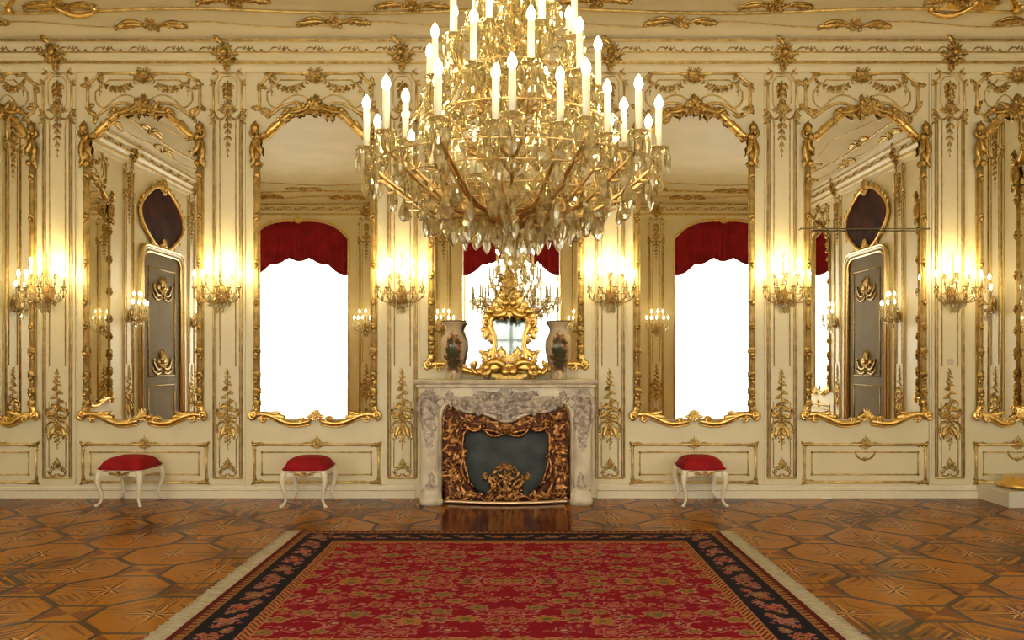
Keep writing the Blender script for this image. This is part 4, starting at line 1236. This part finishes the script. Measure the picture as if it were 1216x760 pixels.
# ------------------------------------------------------------------ candles and crystals
def candle_parts(h=.15, r=.0115):
    c = MB(); c.lathe([(r, 0), (r, h), (r*.6, h+.003), (0, h+.003)], 10)
    f = MB(); z = h+.003; k = r/.0115
    f.lathe([(.0055*k, z), (.012*k, z+.012), (.0145*k, z+.026), (.0105*k, z+.044), (.004*k, z+.058), (0, z+.064)], 8)
    return c, f
def pan_mb(R=.045):
    d = MB(); d.lathe([(.006, -.035), (.014, -.025), (.010, -.012), (R*.6, -.010), (R, .004), (R*.97, .008), (R*.5, -.002), (.013, .002), (.014, .018), (.0, .018)], 12, capped=False)
    return d
def crystal_mb(kind, L_):
    b = MB()
    if kind == 'spear':
        r = L_*.13; b.lathe([(0, 0), (r*.6, -L_*.12), (r, -L_*.35), (r*.8, -L_*.75), (0, -L_)], 6, smooth=False, sy=.8)
        b.lathe([(0, .016), (.006, .008), (0, 0)], 6, smooth=False)
    elif kind == 'leaf':
        r = L_*.26; b.lathe([(0, 0), (r*.45, -L_*.16), (r, -L_*.45), (r*.95, -L_*.68), (r*.5, -L_*.88), (0, -L_)], 8, smooth=False, sy=.45)
        b.lathe([(0, .018), (.008, .009), (0, 0)], 6, smooth=False)
    elif kind == 'drop':
        r = L_*.30; b.lathe([(0, 0), (r*.35, -L_*.25), (r*.85, -L_*.55), (r, -L_*.75), (r*.6, -L_*.93), (0, -L_)], 8, smooth=False, sy=.6)
        b.lathe([(0, .016), (.007, .008), (0, 0)], 6, smooth=False)
    return b
def beads(mb, p0, p1, sag, n, r):
    for i in range(n+1):
        u = i/n; p = Vector(p0).lerp(Vector(p1), u); p.z -= sag*4*u*(1-u)
        mb.lathe([(0, -r), (r, 0), (0, r)], 5, tuple(p), smooth=False)
        if i: mb.tube([q_, tuple(p)], .0012, 3, n0=(.3, .9, .1), caps=False)
        q_ = tuple(p)

# ------------------------------------------------------------------ chandelier
def chandelier():
    dc = .459*D; scl = F/dc
    cx = CAMX + (609-613)/scl; cyy = -D + dc
    def Z(py): return EYE + (426-py)/scl
    root = empty('chandelier', (cx, cyy, 0)); tag(root, 'huge tiered crystal chandelier with lit candles hanging above the red carpet', 'chandelier')
    rng = random.Random(21)
    GB = mat('chandelier_gilding', (.62, .45, .20), .30, 1.0)
    # stem, rod and chain to the ceiling
    b = MB(); zc = 4.85
    b.tube([(0, 0, 1.98), (0, 0, 3.30)], .012, 8, n0=(1, 0, 0)); b.tube([(0, 0, 3.30), (0, 0, zc)], .007, 8, n0=(1, 0, 0))
    b.lathe([(.09, zc), (.08, zc-.03), (.03, zc-.06), (.012, zc-.10)], 16)
    obj('stem', b, GB, root)
    for i, (z0, prof) in enumerate([
        (2.02, [(.02, 0), (.06, .02), (.10, .06), (.105, .10), (.07, .14), (.03, .17), (.02, .19)]),
        (2.22, [(.02, 0), (.05, .03), (.075, .08), (.06, .14), (.035, .18), (.05, .20), (.02, .22)]),
        (2.46, [(.02, 0), (.06, .02), (.09, .05), (.05, .09), (.03, .12), (.05, .16), (.055, .20), (.02, .23)]),
        (2.70, [(.02, 0), (.05, .03), (.07, .07), (.04, .12), (.03, .15), (.045, .18), (.02, .21)]),
        (2.93, [(.02, 0), (.04, .03), (.06, .06), (.035, .11), (.05, .14), (.02, .2)])]):
        b = MB(); b.lathe([(r, z) for r, z in prof], 16, (0, 0, z0), smooth=False); obj('glass_baluster', b, GLASSV, root)
    b = MB(); b.lathe([(0, 1.925), (.02, 1.935), (.035, 1.96), (.075, 1.985), (.085, 2.005), (.05, 2.03), (.02, 2.04)], 16); obj('hub', b, GB, root)
    cm, fm = candle_parts(.160, .0145); pm = pan_mb(.048)
    protos = {}
    pend = []     # (x, y, z, kind, length)
    tiers = [  # radius, cup height, count, phase, hub height, candle length
        (.655, 2.29, 14, .00, 2.00, 1), (.50, 2.305, 12, .13, 2.02, 1),
        (.385, 2.585, 10, .2, 2.28, 1), (.29, 2.79, 8, .05, 2.50, 1), (.175, 2.955, 6, .3, 2.75, 1)]
    first = None
    for ti, (R, zc_, n, ph, zh, _) in enumerate(tiers):
        # arm in its own plane: x outward
        a = MB(); pts = []; rr = []
        for k in range(19):
            u = k/18
            x = .05 + (R-.05)*(u**.9 if u < 1 else 1)
            zlow = zh + (zc_-.06-zh)*(u**1.6) - .03*sin(pi*u*1.0)*(1 if ti < 2 else .6)
            if u > .86: x = .05+(R-.05)*min(1, (.86**.9 + (u-.86)/.14*(1-.86**.9)))
            pts.append((x, 0, zlow + (.02*sin(u*pi*3)*(1-u)))); rr.append((.0135 if ti < 2 else .0095) - .006*u)
        pts.append((R, 0, zc_-.03)); rr.append(.006)
        a.tube(pts, rr, 6, n0=(0, 1, 0))
        # curled leaves on the arm
        for u in (.35, .62, .85):
            p = pts[int(u*18)]
            a.M = Matrix.Translation((p[0], 0, p[2])) 
            a.scroll(0, .018, .022, -pi/2, 1.1, .0045, hand=1); a.leaf(0, 0, .9, .07, .012, .008, 0, bend=1.3, lobes=1); a.leaf(0, 0, -.5, .06, .010, .008, 0, bend=1.0, lobes=1); a.M = None
        arm = None
        for j in range(n):
            th = ph + 2*pi*(j+.5)/n
            if arm is None:
                arm = obj('arm', a, GB, root, (0, 0, 0), th)
                if first is None:
                    d_ = obj('drip_pan', pm, GLASSV, arm, (R, 0, zc_)); c_ = obj('candle', cm, CANDLE, arm, (R, 0, zc_+.012)); f_ = obj('flame_bulb', fm, FLAME, arm, (R, 0, zc_+.012))
                    first = (d_, c_, f_)
                else:
                    for q, dz in zip(first, (0, .012, .012)): dup(q, arm, (R, 0, zc_+dz))
                cur = arm
            else:
                cur = dup(arm, root, (0, 0, 0), th)
            X, Y = R*cos(th), R*sin(th)
            # prism fringe under the pan
            for q in range(8):
                a2 = 2*pi*q/8+th; pend.append((X+.043*cos(a2), Y+.043*sin(a2), zc_-.014, 'spear', .075 if q % 2 else .095))
            pend.append((X, Y, zc_-.05, 'leaf', .10))
            # crystals under the arm
            for k in (6, 10, 13, 16):
                p = pts[k]
                if ti < 2: pend.append((p[0]*cos(th)+rng.uniform(-.01, .01), p[0]*sin(th)+rng.uniform(-.01, .01), p[2]-.025, ('leaf', 'drop')[k % 2], .07+.05*rng.random()))
    # hub cascade and outer rings of large drops
    for R, z, n, L0, kd in ((.07, 1.965, 7, .11, 'leaf'), (.15, 2.02, 9, .13, 'leaf'), (.27, 2.06, 9, .14, 'leaf'), (.40, 2.09, 11, .13, 'drop'), (.53, 2.15, 14, .12, 'leaf'), (.655, 2.20, 20, .11, 'leaf'),
                            (.30, 2.46, 14, .10, 'leaf'), (.22, 2.66, 10, .10, 'leaf'), (.12, 2.88, 8, .08, 'leaf'), (.42, 2.42, 12, .09, 'leaf')):
        for j in range(n):
            th = 2*pi*j/n + R*7
            pend.append((R*cos(th), R*sin(th), z+rng.uniform(-.012, .012), kd, L0*(.85+.3*rng.random())))
    # glass bulb vases between the arms
    v = MB(); v.lathe([(.008, 0), (.02, .02), (.045, .06), (.052, .10), (.035, .15), (.018, .19), (.022, .22), (.010, .25), (.0, .27)], 12, smooth=True)
    vo = None
    for j in range(8):
        th = 2*pi*(j+.5)/8
        for R, z in ((.27, 2.17),):
            vo = obj('glass_vase', v, GLASSV, root, (R*cos(th), R*sin(th), z)) if vo is None else dup(vo, root, (R*cos(th), R*sin(th), z))
    # gilt hoops that carry the cascades
    for R, z, r in ((.20, 2.36, .004), (.30, 2.47, .005), (.42, 2.43, .004), (.22, 2.67, .004), (.12, 2.89, .004), (.27, 2.07, .003), (.40, 2.10, .003), (.53, 2.16, .003), (.655, 2.21, .003), (.15, 2.03, .003)):
        g = MB(); g.tube([(R*cos(2*pi*k/36), R*sin(2*pi*k/36), z) for k in range(36)], r, 5, closed=True, n0=(0, 0, 1))
        for k in range(4): a = pi/2*k+.4; g.tube([(R*cos(a), R*sin(a), z), (0, 0, z-.02)], r*.7, 4, n0=(0, 0, 1))
        obj('hoop', g, GB, root)
    # bead chains between tiers
    for (R0, z0, R1, z1, n) in ((.06, 3.08, .29, 2.80, 10), (.29, 2.78, .385, 2.60, 12), (.385, 2.56, .50, 2.40, 14), (.10, 2.90, .29, 2.47, 12), (.20, 2.66, .42, 2.43, 14)):
        for j in range(n):
            th = 2*pi*j/n+.1; g = MB()
            beads(g, (R0*cos(th), R0*sin(th), z0), (R1*cos(th), R1*sin(th), z1), .02, 11, .0095)
            obj('bead_chain', g, CRYSTAL, root)
    for (R, z, n, sag) in ((.655, 2.265, 14, .05), (.50, 2.275, 12, .05), (.385, 2.56, 10, .045), (.29, 2.765, 8, .04)):
        for j in range(n):
            a0 = 2*pi*j/n; a1 = 2*pi*(j+1)/n; g = MB()
            beads(g, (R*cos(a0), R*sin(a0), z), (R*cos(a1), R*sin(a1), z), sag, 10, .008)
            obj('bead_swag', g, CRYSTAL, root)
    # S-shaped glass branches that make the openwork cage of the upper body
    br = MB(); pts = [(.03, 0, 2.40), (.12, 0, 2.36), (.22, 0, 2.42), (.26, 0, 2.52), (.20, 0, 2.60), (.13, 0, 2.66), (.13, 0, 2.75), (.17, 0, 2.82), (.15, 0, 2.92), (.08, 0, 2.98), (.03, 0, 3.04)]
    br.tube(pts, .009, 6, n0=(0, 1, 0)); bo = None
    for j in range(10):
        th = 2*pi*j/10+.2
        if bo is None: bo = obj('glass_branch', br, GLASSV, root, (0, 0, 0), th)
        else: dup(bo, root, (0, 0, 0), th)
    # pendants: the hundred largest in view (those facing the camera) as parts, the rest as one
    pend.sort(key=lambda p: (p[1] - .0 - p[4]*6))
    meshes = {}
    for kd in ('spear', 'leaf', 'drop'): meshes[kd] = crystal_mb(kd, 1.0 if False else .1)
    protos = {}
    rest = MB()
    for i, (x, y, z, kd, L_) in enumerate(pend):
        s_ = L_/.1
        if i < 100:
            if kd not in protos: protos[kd] = obj('crystal_pendant', meshes[kd], CRYSTAL, root); c = protos[kd]
            else: c = dup(protos[kd], root)
            c.location = (x, y, z); c.scale = (s_, s_, s_); c.rotation_euler = (0, 0, rng.random()*6)
        else:
            src = meshes[kd]; base = len(rest.v); a = rng.random()*6; ca, sa = cos(a)*s_, sin(a)*s_
            for (vx, vy, vz) in src.v: rest.v.append((x+vx*ca-vy*sa, y+vx*sa+vy*ca, z+vz*s_))
            for f in src.f: rest.f.append(tuple(q+base for q in f))
            rest.m += src.m; rest.sm += src.sm
    ro = obj('crystal_cascade', rest, CRYSTAL, root); ro['kind'] = 'stuff'
    print('pendants', len(pend))
chandelier()

# ------------------------------------------------------------------ wall sconces
SCONCES = []
def make_sconce():
    root = empty('wall_sconce'); rng = random.Random(6)
    GB = mat('sconce_gilding', (.42, .27, .10), .34, 1.0)
    b = MB()
    b.lathe([(0, -.10), (.012, -.09), (.03, -.06), (.045, -.02), (.05, .03), (.035, .07), (.02, .10), (0, .12)], 12, (0, -.02, 0), sy=.4)
    b.crest(0, .02, .07, rng, -.035)
    for sg in (-1, 1): b.leaf(0, -.02, -pi/2+sg*.6, .09, .02, None, -.03)
    obj('back_plate', b, GB, root)
    cm, fm = candle_parts(.092, .0115); pm = pan_mb(.030)
    spots = [(-.115, -.13, .19), (-.01, -.15, .20), (.115, -.13, .19), (-.215, -.17, .065), (-.115, -.22, .06), (.03, -.25, .065), (.13, -.21, .06), (.215, -.16, .065)]
    first = None; pend = []
    for i, (x, y, z) in enumerate(spots):
        a = MB(); s0 = Vector((x*.1, -.045, -.03 if z < .1 else .03)); e = Vector((x, y, z-.03))
        pts = []
        for k in range(13):
            u = k/12; p = s0.lerp(e, u)
            p.z = s0.z + (e.z-s0.z)*u**2.6 - .055*sin(pi*u)*(1 if z < .1 else .5)
            q = min(1, u*1.25); p.x = s0.x+(e.x-s0.x)*q; p.y = s0.y+(e.y-s0.y)*q
            pts.append(p)
        a.tube(pts, [.0065-.002*k/12 for k in range(13)], 5, n0=(0, 0, 1))
        arm = obj('arm', a, GB, root)
        if first is None:
            first = (obj('drip_pan', pm, GLASSV, arm, (x, y, z)), obj('candle', cm, CANDLE, arm, (x, y, z+.012)), obj('flame_bulb', fm, FLAME_S, arm, (x, y, z+.012)))
        else:
            for q, dz in zip(first, (0, .012, .012)): dup(q, arm, (x, y, z+dz))
        for q in range(3):
            a2 = 2*pi*q/4+.5; pend.append((x+.027*cos(a2), y+.027*sin(a2), z-.012, 'spear', .05))
        pend.append((x, y, z-.05, 'drop', .055))
    for k in range(6):
        t = (k-2.5)/2.5; pend.append((t*.10, -.10-.06*(1-t*t), -.055-.0*abs(t), 'leaf', .085*(1.2-.5*abs(t))))
    for k in range(4):
        t = (k-1.5)/1.5; pend.append((t*.17, -.16-.04*(1-t*t), .0, 'leaf', .075))
    for x in (-.03, .03, 0): pend.append((x, -.09, -.10, 'leaf', .085))
    # crystal mast with a small crossbar
    b = MB(); b.lathe([(.006, .10), (.02, .13), (.010, .17), (.018, .21), (.008, .26), (.014, .31), (.006, .36), (.010, .39), (0, .43)], 8, (0, -.06, 0), smooth=False)
    obj('crystal_mast', b, GLASSV, root)
    b = MB(); b.tube([(-.05, -.06, .365), (0, -.06, .375), (.05, -.06, .365)], .003, 5); b.tube([(0, -.02, .09), (0, -.06, .11)], .006, 5, n0=(1, 0, 0)); obj('crossbar', b, GB, root)
    for x in (-.048, .048): pend.append((x, -.06, .355, 'spear', .04))
    b = MB(); beads(b, (-.215, -.17, .05), (-.05, -.1, .02), .03, 8, .006); obj('bead_swag', b, CRYSTAL, root)
    b = MB(); beads(b, (.215, -.16, .05), (.05, -.1, .02), .03, 8, .006); obj('bead_swag', b, CRYSTAL, root)
    b = MB(); b.tube([(t/10*.17, -.16-.04*(1-(t/10)**2), .003) for t in range(-10, 11)], .003, 4, n0=(0, 0, 1)); b.tube([(t/10*.10, -.10-.06*(1-(t/10)**2), -.052) for t in range(-10, 11)], .003, 4, n0=(0, 0, 1))
    b.tube([(0, -.20, .003), (0, -.16, -.052), (0, -.04, -.03)], .003, 4, n0=(1, 0, 0)); b.tube([(-.17, -.16, .003), (-.10, -.10, -.052), (0, -.03, -.04)], .003, 4); b.tube([(.17, -.16, .003), (.10, -.10, -.052), (0, -.03, -.04)], .003, 4)
    obj('pendant_hoop', b, GB, root)
    meshes = {kd: crystal_mb(kd, .1) for kd in ('spear', 'leaf', 'drop')}; pr = {}
    for (x, y, z, kd, L_) in pend:
        if kd not in pr: pr[kd] = obj('crystal_pendant', meshes[kd], CRYSTAL, root); c = pr[kd]
        else: c = dup(pr[kd], root)
        c.location = (x, y, z); c.scale = (L_*10,)*3; c.rotation_euler = (0, 0, rng.random()*6)
    return root
proto = None
front_labels = ['crystal sconce with lit candles on the leftmost pilaster', 'crystal sconce with lit candles on the pilaster second from the left',
                'crystal sconce with lit candles on the pilaster beside the left end of the fireplace', 'crystal sconce with lit candles on the pilaster beside the right end of the fireplace',
                'crystal sconce with lit candles between the two mirrors right of the fireplace', 'crystal sconce with lit candles on the rightmost pilaster']
for wname in ('front', 'left', 'right', 'back'):
    wd = WALLS[wname]; M = Matrix.Translation(wd['org']) @ Matrix.Rotation(wd['rz'], 4, 'Z')
    for i, cx in enumerate(PIL[wname]):
        loc = M @ Vector((cx + (-.07 if wname == 'front' and i in (0,) else (-.05 if wname == 'front' and i == 1 else 0)), -.012, 2.0))
        if proto is None: proto = make_sconce(); proto.location = loc; s = proto
        else: s = dup(proto, None, loc, wd['rz'])
        if wname == 'front': lab = front_labels[i]
        else:
            where = {'left': ('nearest the fireplace wall', 'beside the door', 'near the windows'), 'right': ('nearest the fireplace wall', 'beside the door', 'near the windows'),
                     'back': ('reflected just left of the right window', 'reflected just right of the middle window', 'reflected just left of the middle window', 'reflected just right of the left window')}[wname][i]
            lab = ('crystal sconce on the %s wall, %s' if wname == 'back' else 'crystal sconce on the %s wall %s, seen reflected') % ({'back': 'window'}.get(wname, wname+' side'), where)
        tag(s, lab, 'wall sconce', 'crystal wall sconces')
